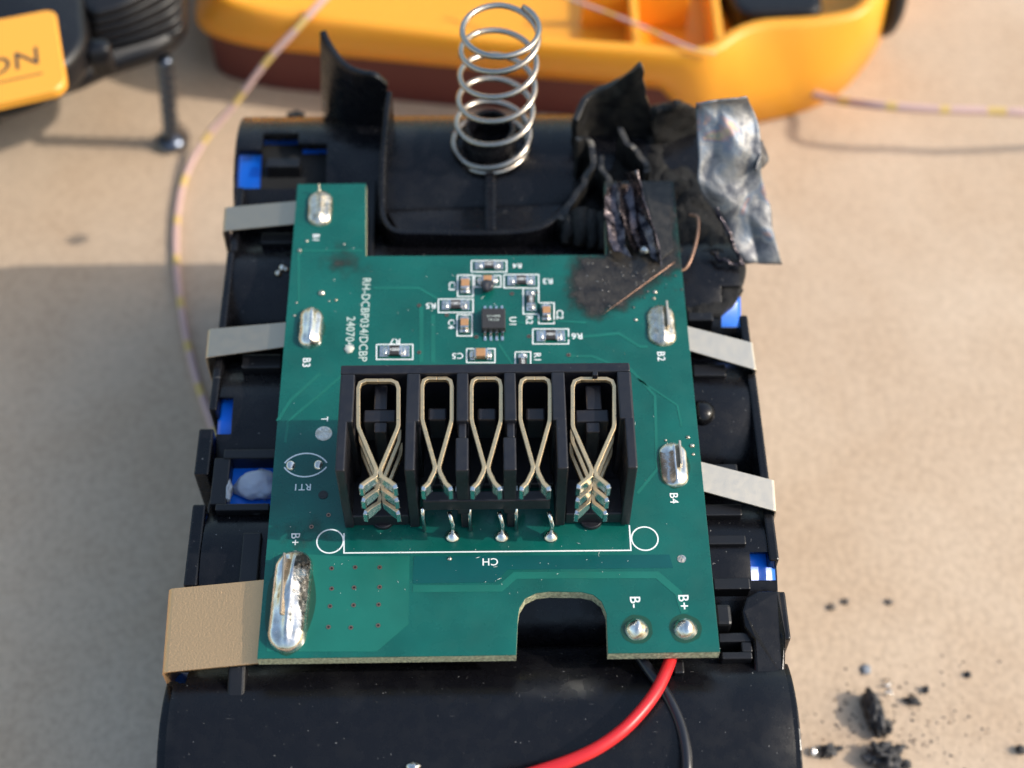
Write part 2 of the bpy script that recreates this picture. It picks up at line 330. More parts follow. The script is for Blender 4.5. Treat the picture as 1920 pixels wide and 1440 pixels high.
# bars, blocks and posts between the board and the end plates:  px rect, z top, height
BARS = [(490, 436, 552, 455, -4.0, 4), (455, 664, 527, 689, -3.8, 3), (450, 726, 527, 752, -4.6, 4), (440, 796, 520, 806, -5.0, 4), (438, 806, 520, 830, -6.5, 4),
        (420, 842, 520, 858, -4.2, 3), (402, 858, 424, 945, -4.4, 3), (404, 944, 505, 956, -4.2, 3), (500, 296, 562, 312, -3.6, 4),
        (456, 998, 482, 1098, -3.4, 3), (600, 345, 632, 480, -4.0, 5), (665, 290, 700, 480, -4.2, 5),
        (1288, 585, 1338, 600, -4.4, 3), (1298, 683, 1362, 704, -3.7, 3), (1312, 870, 1384, 886, -3.8, 3), (1320, 945, 1392, 966, -3.6, 3),
        (1326, 1003, 1400, 1020, -3.4, 3.2), (1324, 1046, 1402, 1082, -5.2, 5), (1336, 1084, 1408, 1104, -3.8, 3), (1346, 1186, 1410, 1203, -3.5, 2.5), (1352, 1222, 1412, 1235, -3.3, 2.5), (1389, 1203, 1412, 1222, -3.3, 2.5),
        (1262, 1236, 1284, 1262, -3.0, 3)]
for x0, y0, x1, y1, z, h in BARS:
    r = rect(x0, y0, x1, y1, z); MB().box(r[0], r[1], r[2], r[3], z-h, z).build('rib', blackm, holder, bevel=0.18)
# snap hook, clip posts, and the rounded latch arm at the front right
a = P(1338, 1133, -2.6); MB().box(a.x, a.x+1.9, a.y-2.6, a.y, -6, -2.4).add([], []).build('snap_hook', blackm, holder, bevel=0.4)
a = rect(428, 1262, 456, 1322, -3.0); MB().prism([(a[2], -3.6), (a[3]+1, -2.2), (a[3]+1, -6), (a[2], -6)], a[0], a[1], 'x').build('clip_post', blackm, holder, bevel=0.35, seg=3)
arm = pp([(1398, 1120), (1420, 1107), (1462, 1106), (1474, 1190), (1476, 1262), (1420, 1268), (1412, 1200), (1395, 1175), (1390, 1145)], -2.9)
am = MB().prism([(p.x, p.y) for p in arm], -5.2, -2.9)
for v in am.v:
    if v.z > -3 and v.y < arm[4].y+.2: v.z = -4.4
am.build('latch_arm', black, holder, bevel=0.35, seg=3)
# rounded bump in the third row on the right
bmp = P(1316, 772, -4); b = MB(); b.rings([[(bmp.x+q*math.cos(t*math.pi/8), bmp.y+q*math.sin(t*math.pi/8), z) for t in range(16)] for q, z in ((1.7, -7), (1.6, -3.8), (1.1, -3.3), (0.3, -3.1))]); b.build('locating_bump', black, holder, smooth=True)
# --- the U-shaped spring well in the rear row
U = [(730, 170, 5.5), (724, 215, 4.5), (718, 290, 1.0), (716, 370, -1.6), (720, 408, -1.8), (742, 431, -1.8), (800, 434, -1.8), (900, 435, -1.8), (985, 431, -1.8), (1030, 416, -1.8), (1062, 385, -1.8)]
up = [P(x, y, z) for x, y, z in U]; up = smooth_path(up, 5)
MB().ribbon([(p.x, p.y) for p in up], 0.75, [-12]*len(up), [p.z for p in up]).build('well_wall', black, holder, bevel=0.18, seg=3)
MB().prism([(p.x, p.y) for p in pp([(724, 395), (745, 430), (985, 430), (1030, 412), (1060, 380)], -5)], -9, -5.2).build('well_floor', black, holder, bevel=0.2)
g = rect(905, 300, 934, 428, -2.4)
MB().box(g[0]+.3, g[1]-.3, g[2], g[3], -9, -2.6).build('well_rib', black, holder, bevel=0.25)
SB = P(918, 276, -3.4)
b = MB(); b.rings([[(SB.x+q*math.cos(2*math.pi*i/32), SB.y+q*math.sin(2*math.pi*i/32), z) for i in range(32)] for q, z in ((4.0, -6), (3.5, 0.2), (3.3, 0.6), (2.9, 0.6), (2.8, -3.5))], cap=True)
b.build('spring_boss', black, holder, smooth=True, bevel=0.15)
for s in (-1, 1): MB().box(SB.x+s*5.2-1.0, SB.x+s*5.2+1.0, SB.y-.4, SB.y+.5, -5.5, -3.9).build('spring_stop', black, holder, bevel=0.15)
# curved guide fin standing at the rear left
bot = [(607, 186), (618, 208), (640, 228), (668, 240), (696, 246), (724, 248)]; tp = [(605, 57), (621, 88), (648, 120), (676, 133), (703, 138), (727, 156)]
def fin(bot, tp, zb, m, name, rough=0, th=0.9, label=None, lean=0):
    B = smooth_path([P(x, y, zb) for x, y in bot], 6); T = smooth_path([V((x, y, 0)) for x, y in tp], 6); vs = []; K = 10
    for i, (b_, t_) in enumerate(zip(B, T)):
        t3 = PY(t_.x, t_.y, b_.y+lean)
        for k in range(K+1):
            p = b_.lerp(t3, k/K)
            if k == 0: p.z -= 4
            if rough: p += V((nz(p, .5, 1), nz(p, .5, 2), nz(p, .5, 3)))*rough
            vs.append(p)
    m1 = K+1; fs = [(i*m1+k, (i+1)*m1+k, (i+1)*m1+k+1, i*m1+k+1) for i in range(len(B)-1) for k in range(K)]
    return obj(name, vs, fs, m, holder, smooth=True, solid=th, bevel=0.12, label=label, soff=0)
fin(bot, tp, -5, black, 'guide_fin')
# plus-shaped recess in the rear left shell, a blue glint of the cell under it
c = P(554, 214, -4.2)
for _ in range(20): c = P(554, 214, ZC+math.sqrt(max(0.0, RO*RO-(c.y-ROWS[0])**2)))
PZ = c.z
MB().box(c.x-1.3, c.x+1.3, c.y-.4, c.y+.4, PZ-1, PZ+.05).box(c.x-.4, c.x+.4, c.y-1.1, c.y-.42, PZ-1, PZ+.22).box(c.x-.4, c.x+.4, c.y+.42, c.y+1.1, PZ-1.5, PZ-.25).build('plus_recess', holem, holder)

# --- circuit board
board = empty('circuit_board', (0, 0, 0), parent=pack)
OUT = [(482, 1235), (968, 1228), (971, 1160), (974, 1140), (985, 1122), (1005, 1112), (1030, 1109), (1090, 1110), (1112, 1115), (1128, 1128), (1137, 1150), (1140, 1225), (1350, 1222), (1262, 340), (1134, 341), (1136, 478), (686, 480), (686, 344), (558, 345)]
op = [(p.x, p.y) for p in pp(OUT, 0)]
MB().prism(op, -0.14, 0).build('solder_mask', green, board, bevel=0.04)
MB().prism(op, -1.55, -0.145).build('substrate', fibre, board)
def flat(pts, name, m, z=0.0, h=0.03, **kw):
    return MB().prism([(p.x, p.y) for p in pp(pts, 0)], z, z+h).build(name, m, board, **kw)
def path(pts, wd, name, m, z=0.0, h=0.03, closed=False, parent=None):
    q = [P(x, y, 0) for x, y in pts]
    if closed: q = q+[q[0]]
    return MB().ribbon([(p.x, p.y) for p in q], wd, z, z+h).build(name, m, parent or board)
flat([(500, 1222), (500, 1190), (520, 1036), (640, 1043), (768, 1043), (766, 1170), (706, 1222)], 'copper_pour', green2)
flat([(776, 1043), (1255, 1040), (1262, 1065), (952, 1068), (928, 1092), (774, 1094)], 'copper_pour', green3)
path([(774, 1104), (938, 1103), (966, 1079), (1232, 1078), (1272, 1112), (1284, 1150)], 0.85, 'copper_trace', green2)
for pts, wd in (([(560, 565), (560, 470), (680, 470)], .3), ([(790, 575), (790, 680)], .55), ([(812, 590), (812, 680)], .55), ([(700, 540), (785, 540), (820, 560)], .35),
                ([(1008, 640), (1160, 625), (1200, 650), (1215, 650)], .4), ([(1180, 690), (1228, 742), (1232, 880), (1195, 925)], .35), ([(520, 790), (545, 750), (600, 700)], .4),
                ([(535, 830), (540, 790), (640, 705)], .35), ([(1068, 668), (1110, 668), (1150, 684)], .35), ([(955, 600), (980, 606), (1010, 600), (1100, 605)], .3), ([(935, 645), (965, 690)], .3), ([(500, 1170), (514, 1036)], .18), ([(1195, 710), (1270, 760), (1278, 800)], .25)):
    path(pts, wd, 'copper_trace', green2)

def text(s, px, py, hmm, rot, m, parent, name='printed_mark', z=0.03, weight=0.0, label=None, R3=None, ctr=None, stretch=1.0):
    cu = bpy.data.curves.new('t', 'FONT'); cu.body = s; cu.align_x = 'CENTER'; cu.align_y = 'CENTER'; cu.size = hmm/0.70*MM; cu.extrude = 0.008*MM; cu.offset = weight*MM; cu.resolution_u = 3; cu.space_character = 1.05
    t = bpy.data.objects.new('t', cu); sc.collection.objects.link(t); dg = bpy.context.evaluated_depsgraph_get()
    me = bpy.data.meshes.new_from_object(t.evaluated_get(dg)); bpy.data.objects.remove(t); bpy.data.curves.remove(cu)
    c = ctr if ctr is not None else P(px, py, 0)+V((0, 0, z))
    M = Matrix.Translation((V(c)-V(parent['origin_mm']))*MM) @ (R3.to_4x4() if R3 else Matrix.Rotation(math.radians(rot), 4, 'Z')) @ Matrix.Diagonal((stretch, 1, 1, 1))
    me.transform(M); me.materials.clear(); me.materials.append(m); me.name = name
    o = bpy.data.objects.new(name, me); sc.collection.objects.link(o); o.parent = parent
    o['origin_mm'] = tuple(parent['origin_mm'])
    if label: o['label'] = label
    return o
text('RH-DCBP034/DCBP', 0, 0, 1.05, -90, silk2, board, ctr=P(683, 598, 0)+V((0, 0, .03)), weight=.01, stretch=0.98)
text('240704', 656, 622, 1.05, -90, silk2, board, weight=.01)
for s, x, y, h, r in (('B1', 592, 446, .85, -90), ('B3', 574, 680, .95, -90), ('B2', 1239, 668, .95, -90), ('B4', 1263, 934, .95, -90), ('B+', 553, 1011, 1.0, -90), ('B-', 1190, 1129, 1.15, -90), ('B+', 1281, 1129, 1.15, -90),
                      ('CH', 919, 1053, .9, 180), ('RT1', 567, 913, .85, 180), ('T', 608, 786, .8, -90), ('R4', 970, 498, .75, 180), ('C3', 847, 537, .85, -90), ('R3', 1027, 527, .85, 180), ('R2', 992, 600, .85, -90),
                      ('C2', 1049, 590, .85, -90), ('R5', 808, 573, .85, 180), ('C4', 846, 608, .85, -90), ('R6', 1082, 630, .9, 180), ('R7', 741, 640, .85, 180), ('C5', 858, 667, .85, 180), ('R1', 1007, 670, .85, -90), ('U1', 961, 603, .85, -90)):
    text(s, x, y, h, r, silk, board, weight=.012)
path([(645, 1000), (645, 1037), (1183, 1032), (1180, 985)], .16, 'printed_outline', silk)
for x, y in ((619, 1015), (1209, 1010)):
    c = P(x, y, 0); MB().annulus(c, 1.42, 1.58, 0, .032).build('printed_ring', silk, board)
for s in (1, -1):
    c = P(573, 872, 0); q = [(c.x+2.9*math.sin(a), c.y+s*(-1.2+2.8*math.cos(a)*1.0)) for a in [math.radians(-58+116*k/14) for k in range(15)]]
    MB().ribbon(q, .17, 0, .032).build('printed_arc', silk, board)
for x, y, r in ((607, 813, 1.0), (1278, 1048, .5)): MB().cyl(P(x, y, 0), r, 0, .04, 28).build('test_pad', soldr, board)
MB().cyl(P(656, 652, 0), .5, 0, .05, 20).build('test_pad', soldr, board)
MB().cyl(P(606, 928, 0), .55, 0, .06, 20).build('plugged_hole', charg, board)
VIAS = [(622, 1066), (666, 1064), (712, 1064), (622, 1104), (664, 1102), (712, 1101), (619, 1137), (663, 1135), (710, 1134), (616, 1176), (658, 1177), (709, 1173), (616, 966), (584, 988), (786, 573), (786, 661), (838, 591), (893, 632), (960, 551), (992, 631), (1066, 666)]
vm = MB(); vm.annulus((0, 0), .13, .26, 0, .035, 14); vm.cur = 1; vm.cyl((0, 0), .14, .0, .02, 12); vo = None
for x, y in VIAS:
    c = P(x, y, 0)
    if vo is None: vo = vm.build('via', [copper, holem], board); o = vo
    else: o = vo.copy(); sc.collection.objects.link(o); o.parent = board
    o.location = V((c.x, c.y, 0.03))*MM

# --- soldered joints
def stadium(px, py, wpx, hpx, H, name, m, parent=board, tilt=0.0, ridge=0.35, seed=1, nrad=22, z=0.0, label=None, pw=0.5):
    c = P(px, py, 0); w2 = (P(px+wpx/2, py, 0)-c).length; a, b = P(px, py-hpx/2, 0), P(px, py+hpx/2, 0); h2 = (a-b).length/2; c = (a+b)/2
    R = min(w2, h2); Lk = h2-R; K = 56; vs = []; fs = []
    per = 2*math.pi*R+4*Lk; K = max(40, int(per/.16)); peri = []
    for i in range(K):
        d_ = per*i/K
        if d_ < math.pi*R: a_ = d_/R; peri.append((R*math.cos(a_), Lk, R*math.sin(a_)))
        elif d_ < math.pi*R+2*Lk: peri.append((-R, Lk-(d_-math.pi*R), 0))
        elif d_ < 2*math.pi*R+2*Lk: a_ = math.pi+(d_-math.pi*R-2*Lk)/R; peri.append((R*math.cos(a_), -Lk, R*math.sin(a_)))
        else: peri.append((R, -Lk+(d_-2*math.pi*R-2*Lk), 0))
    for j in range(nrad+1):
        s = 1-j/nrad
        for i in range(K):
            X_, S_, Y_ = peri[i]; t = math.atan2(S_+Y_, X_); x = X_*s; y = S_*(s**.15 if s > 0 else .6)+Y_*s
            hh = H*(max(0, 1-s**2.6))**pw
            k = math.exp(-(x-0.15)**2/0.22)*ridge*.8*(1-s**3)
            zz = hh+k+0.25*H*nz((x, y*.35, seed*5), .8)*(1-s**4)
            wob = 1+0.05*nz((math.cos(t), math.sin(t), seed*3), 1.5)
            vs.append((c.x+(x*math.cos(tilt)-y*math.sin(tilt))*wob, c.y+(x*math.sin(tilt)+y*math.cos(tilt))*wob, z+max(0.0, zz) if s < 1 else z))
    for j in range(nrad):
        for i in range(K): fs.append((j*K+i, j*K+(i+1) % K, (j+1)*K+(i+1) % K, (j+1)*K+i))
    return obj(name, vs, fs, m, parent, smooth=True, label=label)
stadium(600, 393, 46, 64, .9, 'solder_joint', soldr, seed=1, label='grey solder joint at the rear left mark B1')
stadium(583, 617, 46, 76, 1.1, 'solder_joint', solder, seed=2, ridge=.5)
stadium(1240, 612, 52, 76, .8, 'solder_joint', soldr, seed=3, ridge=.5)
stadium(1263, 872, 54, 84, .7, 'solder_joint', solder, seed=4, ridge=.5)
stadium(544, 1130, 74, 188, 1.6, 'solder_joint', solder, seed=5, ridge=.5, tilt=-0.02, label='long shiny solder joint beside the broad copper strip')
stadium(1194, 1180, 46, 42, 1.0, 'solder_joint', solder, seed=6, ridge=.2, pw=1.0)
stadium(1285, 1179, 46, 42, 1.0, 'solder_joint', solder, seed=7, ridge=.2, pw=1.0)
for x, y, l in ((1248, 600, 46), (1272, 860, 44)):   # strip ends poking through the joints
    a, b = P(x, y-l/2, 0), P(x, y+l/2, 0); MB().box(a.x-.13, a.x+.13, b.y, a.y, 0, 1.55).build('strip_end', nickel2, board, bevel=.05)
a, b = P(537, 1052, 0), P(530, 1165, 0); MB().ribbon([(a.x, a.y), (b.x, b.y)], .25, 0, 2.1).build('strip_end', nickel, board, bevel=.06)
a = P(600, 365, 0); MB().tube([a+V((0, -.6, .4)), a+V((0, 0, 1.0)), a+V((.02, .25, 1.9))], [.35, .2, .06], 8).build('strip_end', soldr, board, smooth=True)
for x, y in ((545, 873), (597, 872)): stadium(x, y, 18, 18, .35, 'solder_joint', solder, seed=x, ridge=.05, nrad=6)

flux = mat('flux_residue', (0.012, 0.06, 0.035), 0.18)
for x, y, a_, b_ in ((545, 1130, 2.75, 6.4), (583, 617, 1.75, 2.9), (1240, 612, 1.9, 2.9), (1263, 872, 1.9, 3.1), (600, 393, 1.75, 2.5), (1194, 1180, 1.75, 1.75), (1285, 1179, 1.75, 1.75)):
    c = P(x, y, 0); n_ = 40; ring = []
    for k in range(n_):
        t = 2*math.pi*k/n_; f = 1+.10*nz((math.cos(t), math.sin(t), x), 1.8); ring.append((c.x+a_*f*math.cos(t), c.y+b_*f*math.sin(t)))
    MB().prism(ring, 0.0, 0.034).build('flux_ring', flux, board)
# --- small parts soldered on top
def smd(kind, r, vert=False, code=None, body=None, hgt=.5):
    a, b = P(r[0], r[1], 0), P(r[2], r[3], 0); x0, x1, y0, y1 = a.x, b.x, b.y, a.y
    path([(r[0], r[1]), (r[2], r[1]), (r[2], r[3]), (r[0], r[3])], .15, 'printed_outline', silk, closed=True)
    cx_, cy_ = (x0+x1)/2, (y0+y1)/2; LL, WW = ((y1-y0), (x1-x0)) if vert else ((x1-x0), (y1-y0)); L2, W2 = LL/2-.42, WW/2-.33
    def B(mb, l0, l1, w0, w1, z0, z1):
        return mb.box(cx_+w0, cx_+w1, cy_+l0, cy_+l1, z0, z1) if vert else mb.box(cx_+l0, cx_+l1, cy_+w0, cy_+w1, z0, z1)
    m = MB(); bl = min(.85, L2*.62)
    m.cur = 1; B(m, -L2, -bl+.1, -W2, W2, .03, .2); B(m, bl-.1, L2, -W2, W2, .03, .2)
    B(m, -bl-.02, -bl+.28, -W2*.86, W2*.86, .2, hgt-.03); B(m, bl-.28, bl+.02, -W2*.86, W2*.86, .2, hgt-.03)
    m.cur = 0; B(m, -bl+.22, bl-.22, -W2*.82, W2*.82, .12, hgt)
    o = m.build(kind, [body or resb, solder], board, bevel=.06)
    for s in (-1, 1):                                 # a rounded solder fillet at each end
        f = MB(); cc = (cx_, cy_+s*(bl+.28)) if vert else (cx_+s*(bl+.28), cy_)
        f.rings([[(cc[0]+q*(W2*.85 if vert else .34)*math.cos(t*math.pi/7), cc[1]+q*(.34 if vert else W2*.85)*math.sin(t*math.pi/7), z) for t in range(14)] for q, z in ((1, .15), (.9, .3), (.6, .42), (.2, .46))])
        f.build('solder_fillet', solder, board, smooth=True)
    if code: text(code, 0, 0, .42, -90 if vert else 0, silk, board, name='resistor_code', ctr=(cx_, cy_, hgt+.01), weight=.006)
smd('resistor', (884, 489, 950, 510), code='1001'); smd('resistor', (945, 515, 1010, 540), code='1001'); smd('resistor', (981, 541, 1010, 589), True, '1001'); smd('resistor', (822, 561, 887, 586), code='1001')
smd('resistor', (999, 617, 1066, 645), code='1001'); smd('resistor', (706, 646, 774, 674), code='1000'); smd('resistor', (966, 660, 995, 704), True, '1001')
smd('capacitor', (858, 516, 887, 556), True, body=tan, hgt=.75); smd('capacitor', (890, 517, 939, 538), body=tan, hgt=.7); smd('capacitor', (1010, 568, 1039, 607), True, body=tan, hgt=.8)
smd('capacitor', (857, 590, 885, 630), True, body=tan, hgt=.75); smd('capacitor', (875, 654, 928, 680), body=tan, hgt=.8)
r = rect(903, 580, 948, 617, 0.9)
MB().box(r[0], r[1], r[2], r[3], .15, 1.15).build('chip', mat('chip_epoxy', (.03, .028, .028), .5, bump=.02, bscale=9), board, bevel=.12)
text('SC14008', 0, 0, .3, 0, silk2, board, 'chip_marking', ctr=((r[0]+r[1])/2, (r[2]+r[3])/2+.28, 1.16)); text('T4L230', 0, 0, .3, 0, silk2, board, 'chip_marking', ctr=((r[0]+r[1])/2, (r[2]+r[3])/2-.28, 1.16))
for i in range(4):
    x = r[0]+(r[1]-r[0])*(.14+.24*i)
    for s in (1, -1):
        y = r[3] if s == 1 else r[2]; q = [(y-.1*s, .62), (y+.3*s, .62), (y+.55*s, .16), (y+1.15*s, .12), (y+1.15*s, .03), (y+.45*s, .05), (y+.2*s, .46), (y-.1*s, .46)]
        MB().prism(q, x-.16, x+.16, 'x').build('chip_pin', tinm, board, bevel=.03)

# black molten bead resting on the small capacitor, splatter and soot
def lump(c, r, m, name, parent=None, seed=0, amp=.35, freq=.8, n=3, **kw):
    bm = bmesh.new(); bmesh.ops.create_icosphere(bm, subdivisions=n, radius=1); vs = []
    for v in bm.verts:
        d = v.co.normalized(); k = 1+amp*nz(d, freq*1.6, seed)+amp*.5*nz(d, freq*4, seed+3)+amp*.22*nz(d, freq*10, seed+5)
        vs.append(V((c[0]+d.x*k*r[0], c[1]+d.y*k*r[1], c[2]+d.z*k*r[2])))
    fs = [tuple(v.index for v in f.verts) for f in bm.faces]; bm.free()
    return obj(name, vs, fs, m, parent, smooth=kw.pop('smooth', True), **kw)
c = P(914, 535, .9); lump((c.x, c.y, .85), (.85, .95, .65), mat('molten_black_bead', (.03, .03, .035), .2, bump=.03, bscale=2), 'molten_bead', board, 4, .3)
sp = MB(); rs = random.Random(5)
def dome(mb, c, r, h, n=8):
    mb.rings([[(c[0]+q*r*math.cos(2*math.pi*i/n), c[1]+q*r*math.sin(2*math.pi*i/n), c[2]+z) for i in range(n)] for q, z in ((1, 0), (.8, h*.6), (.35, h*.95))])
BIG = [(603, 550, .45), (630, 563, .2), (617, 565, .14), (562, 470, .3), (575, 452, .2), (645, 458, .18), (552, 592, .2), (556, 568, .18), (1192, 600, .25), (1228, 548, .3), (1226, 560, .25), (1245, 590, .22), (1290, 820, .25), (1298, 836, .3), (1300, 852, .2), (1248, 826, .18), (843, 1048, .28)]
for x, y, q in BIG: c = P(x, y, 0); dome(sp, c, q, q*.8, 12)
sp.build('solder_splatter', soldr, board, smooth=True, kind='stuff')
sp = MB()
for i in range(46):
    c = P(rs.gauss(1160, 42), rs.gauss(522, 24), 0); dome(sp, (c.x, c.y, .03), rs.uniform(.06, .22), .14)
sp.build('sooty_splatter', mat('sooty_bead', (.12, .115, .11), .22, .5), board, smooth=True, kind='stuff')
c = P(655, 655, 0); lump((c.x, c.y, .05), (.6, .6, .3), mat('white_residue', (.55, .55, .48), .5), 'residue_blob', board, 9, .3)

def in_poly(p, poly):
    ins = False; n = len(poly)
    for i in range(n):
        a, b = poly[i], poly[(i+1) % n]
        if (a[1] > p[1]) != (b[1] > p[1]) and p[0] < (b[0]-a[0])*(p[1]-a[1])/(b[1]-a[1])+a[0]: ins = not ins
    return ins
def dist_poly(p, poly):
    d = 1e9; p = V(p)
    for i in range(len(poly)):
        a, b = V(poly[i]), V(poly[(i+1) % len(poly)]); ab = b-a; t = max(0, min(1, (p-a).dot(ab)/ab.length_squared)); d = min(d, (a+ab*t-p).length)
    return d if in_poly(p, poly) else -d
def soot(core, soft, gain, name, step=.35):
    poly = [(p.x, p.y) for p in pp(core, 0)]; m = soft
    x0, x1 = min(p[0] for p in poly)-m, max(p[0] for p in poly)+m; y0, y1 = min(p[1] for p in poly)-m, max(p[1] for p in poly)+m
    nx, ny = int((x1-x0)/step)+1, int((y1-y0)/step)+1; idx = {}; vs = []; at = []; fs = []
    def vid(i, j):
        if (i, j) not in idx:
            x, y = x0+i*step, y0+j*step; d = dist_poly((x, y), poly); idx[i, j] = len(vs); vs.append((x, y, .062)); at.append(max(0, min(1, .5+.5*d/soft))*gain)
        return idx[i, j]
    for i in range(nx):
        for j in range(ny):
            cx_, cy_ = x0+(i+.5)*step, y0+(j+.5)*step
            if dist_poly((cx_, cy_), op) < .06: continue
            fs.append((vid(i, j), vid(i+1, j), vid(i+1, j+1), vid(i, j+1)))
    o = obj(name, vs, fs, sootm, board, kind='stuff'); A = o.data.attributes.new('soot', 'FLOAT', 'POINT'); A.data.foreach_set('value', at)
    return o
soot([(1082, 484), (1074, 520), (1072, 555), (1090, 580), (1125, 592), (1165, 575), (1215, 535), (1275, 495), (1266, 335), (1130, 335), (1132, 480)], 2.2, 1.0, 'scorch_mark')
soot([(600, 500), (640, 455), (690, 500), (640, 520)], 2.2, .5, 'scorch_mark'); soot([(500, 1000), (590, 960), (620, 1010), (560, 1040)], 2.0, .42, 'scorch_mark')
c1, c2 = P(1265, 492, 0), P(1128, 592, 0)
pts = [c1.lerp(c2, t/14)+V((0, 0, .10+.10*nz((t, 0, 0), .7))) for t in range(15)]
MB().tube(pts, [.085-.005*t for t in range(15)], 6).build('cracked_trace', copper, board, smooth=True)
flat([(1207, 350), (1252, 348), (1262, 470), (1235, 492), (1225, 430)], 'charred_copper_pad', blackened, z=.07, h=.12, bevel=.04)

# --- nickel strips and the broad copper strip
def strap(name, q, z, m, side, drop=7, th=.22, label=None, uz=None):
    a, b, c_, d = [P(x, y, z) for x, y in q]         # outer-top, inner-top, inner-bottom, outer-bottom
    uz = uz or z
    b.z = c_.z = uz
    rows = [(b, c_)]; 
    for k in range(1, 7): t = k/6; rows.append((b.lerp(a, t), c_.lerp(d, t)))
    rd = .45
    for k in range(1, 5):
        t = k/4*math.pi/2; o_ = V((side*rd*math.sin(t), 0, -rd*(1-math.cos(t)))); rows.append((a+o_, d+o_))
    o_ = V((side*rd, 0, -drop)); rows.append((a+o_, d+o_))
    vs = [p for r_ in rows for p in r_]; fs = [(2*i, 2*i+1, 2*i+3, 2*i+2) for i in range(len(rows)-1)]
    return obj(name, vs, fs, m, pack, smooth=False, solid=th, bevel=.05, label=label)
strap('nickel_strip', [(429, 390), (566, 388), (562, 431), (426, 434)], -2.9, nickel, -1, uz=-1.8)
strap('nickel_strip', [(399, 618), (548, 613), (543, 659), (394, 671)], -2.7, nickel, -1, uz=-1.8)
strap('nickel_strip', [(1406, 641), (1275, 616), (1282, 662), (1413, 692)], -2.7, nickel2, 1, uz=-1.8)
strap('nickel_strip', [(1446, 899), (1306, 871), (1310, 926), (1450, 957)], -2.7, nickel2, 1, uz=-1.8)
strap('copper_strip', [(328, 1105), (500, 1092), (495, 1248), (316, 1262)], -2.2, bronze, -1, drop=9, th=.3, uz=-1.75, label='broad tan copper strip with a grained surface')

# --- terminal block
ZT = 13.0
tblk = empty('terminal_block', (0, -10, 0), parent=pack)
def c8(x, y, z=ZT): return P(600+x*.32292, 660+y*.32292, z)
H = MB(); y_b0 = c8(700, 70).y; y_b1 = c8(700, 122).y; yf = c8(700, 682).y
H.box(c8(122, 70).x, c8(1798, 70).x, y_b1, y_b0, .3, ZT)
def wall(x0, x1, zt=ZT, y1c=None, zb=.3):
    X0, X1 = c8(x0, 400, zt).x, c8(x1, 400, zt).x; yy = c8(700, y1c, zt).y if y1c else yf
    H.prism([(y_b1+.01, zb), (y_b1+.01, zt), (yy, zt), (yy, zb)], X0, X1, 'x')
wall(108, 190, y1c=400); wall(104, 158, zt=ZT-.03); wall(1742, 1822, y1c=395); wall(1770, 1826, zt=ZT-.03)
wall(497, 577, y1c=400); wall(497, 556, zt=ZT-.03); wall(1352, 1432, y1c=400); wall(1370, 1432, zt=ZT-.03)
for a_, b_ in ((792, 862), (1072, 1142)):
    wall(a_, b_, y1c=400); wall(a_+12, b_-12, y1c=500, zt=ZT-.6)
    X0, X1 = c8(a_-6, 690).x, c8(b_, 690).x; ya = c8(700, 490).y; H.box(X0, X1, yf, ya, 3.2, ZT-.25); H.box(X0+.35, X1-.1, yf, ya, .05, 3.2)
bz = 4.4; H.box(c8(575, 900).x, c8(1355, 900).x, yf-.14, yf+1.2, bz, bz+2.0)
H.box(c8(130, 300).x, c8(1795, 300).x, yf+5, y_b1, .3, 1.2)
H.box(c8(150, 300).x, c8(500, 300).x, yf+.3, yf+5, .3, 2.4); H.box(c8(1430, 300).x, c8(1775, 300).x, yf+.3, yf+5, .3, 2.4)
H.build('housing', housem, tblk, bevel=.16, seg=2)
for X in (365, 1575):
    c = c8(X, 985, .5); MB().cyl((c.x, c.y+.5), 1.35, .0, .6, 28).build('locating_foot', housem, tblk, bevel=.12)
for X in (345, 1580):
    for (x0, x1, y0, y1, zt, zb) in ((X-94, X+96, 332, 405, 11.0, 7.0), (X-34, X+50, 190, 333, 11.0, 1), (X-34, X+45, 406, 465, 10.98, 4)):
        a_, b_ = c8(x0, y1, zt), c8(x1, y0, zt); MB().box(a_.x, b_.x, a_.y, b_.y, zb, zt).build('keying_block', housem, tblk, bevel=.18)
for x0 in (625, 913, 1195):
    a_, b_ = c8(x0, 392, 11), c8(x0+113, 322, 11); MB().box(a_.x, b_.x, a_.y, b_.y, 7.0, 11).build('keying_block', housem, tblk, bevel=.25)
c = c8(1598, 128, ZT+.2); MB().box(c.x-.3, c.x+.3, c.y-.25, c.y+.3, ZT-.4, ZT+.35).build('mould_nub', housem, tblk, bevel=.1)
# sprung contacts: upright metal strips bent like a tuning fork
def contact(xc, hw, ytop, ysh, ywaist, yfl, levels, fw):
    grp = empty('contact', c8(xc, ysh, 0), parent=tblk)
    for li, (zt, zb, dy) in enumerate(levels):
        for s in (-1, 1):
            def q(x, y, d=0): p = c8(xc+s*x, y, 12.5); return (p.x, p.y-d)
            pts = [q(0, ytop), q(hw*.62, ytop), q(hw*.9, ytop+14), q(hw, ytop+45), q(hw, ysh-8), q(hw-4, ysh+12, 0)] if li == 0 else [q(hw-2, ysh-60+8*k) for k in range(4)]+[q(hw-3, ysh-8), q(hw-6, ysh+12)]
            nA = len(pts); pts += [q(15, ywaist-18, dy), q(11, ywaist, dy), q(16, ywaist+28, dy), q(fw*.6, yfl-32, dy), q(fw-5, yfl-6, dy), q(fw, yfl+14, dy)]
            yield grp, pts, zt, [zt-.55]*(nA+1)+[zt-.55-(zt-.55-zb)*k for k in (.25, .6, 1, 1, 1)]
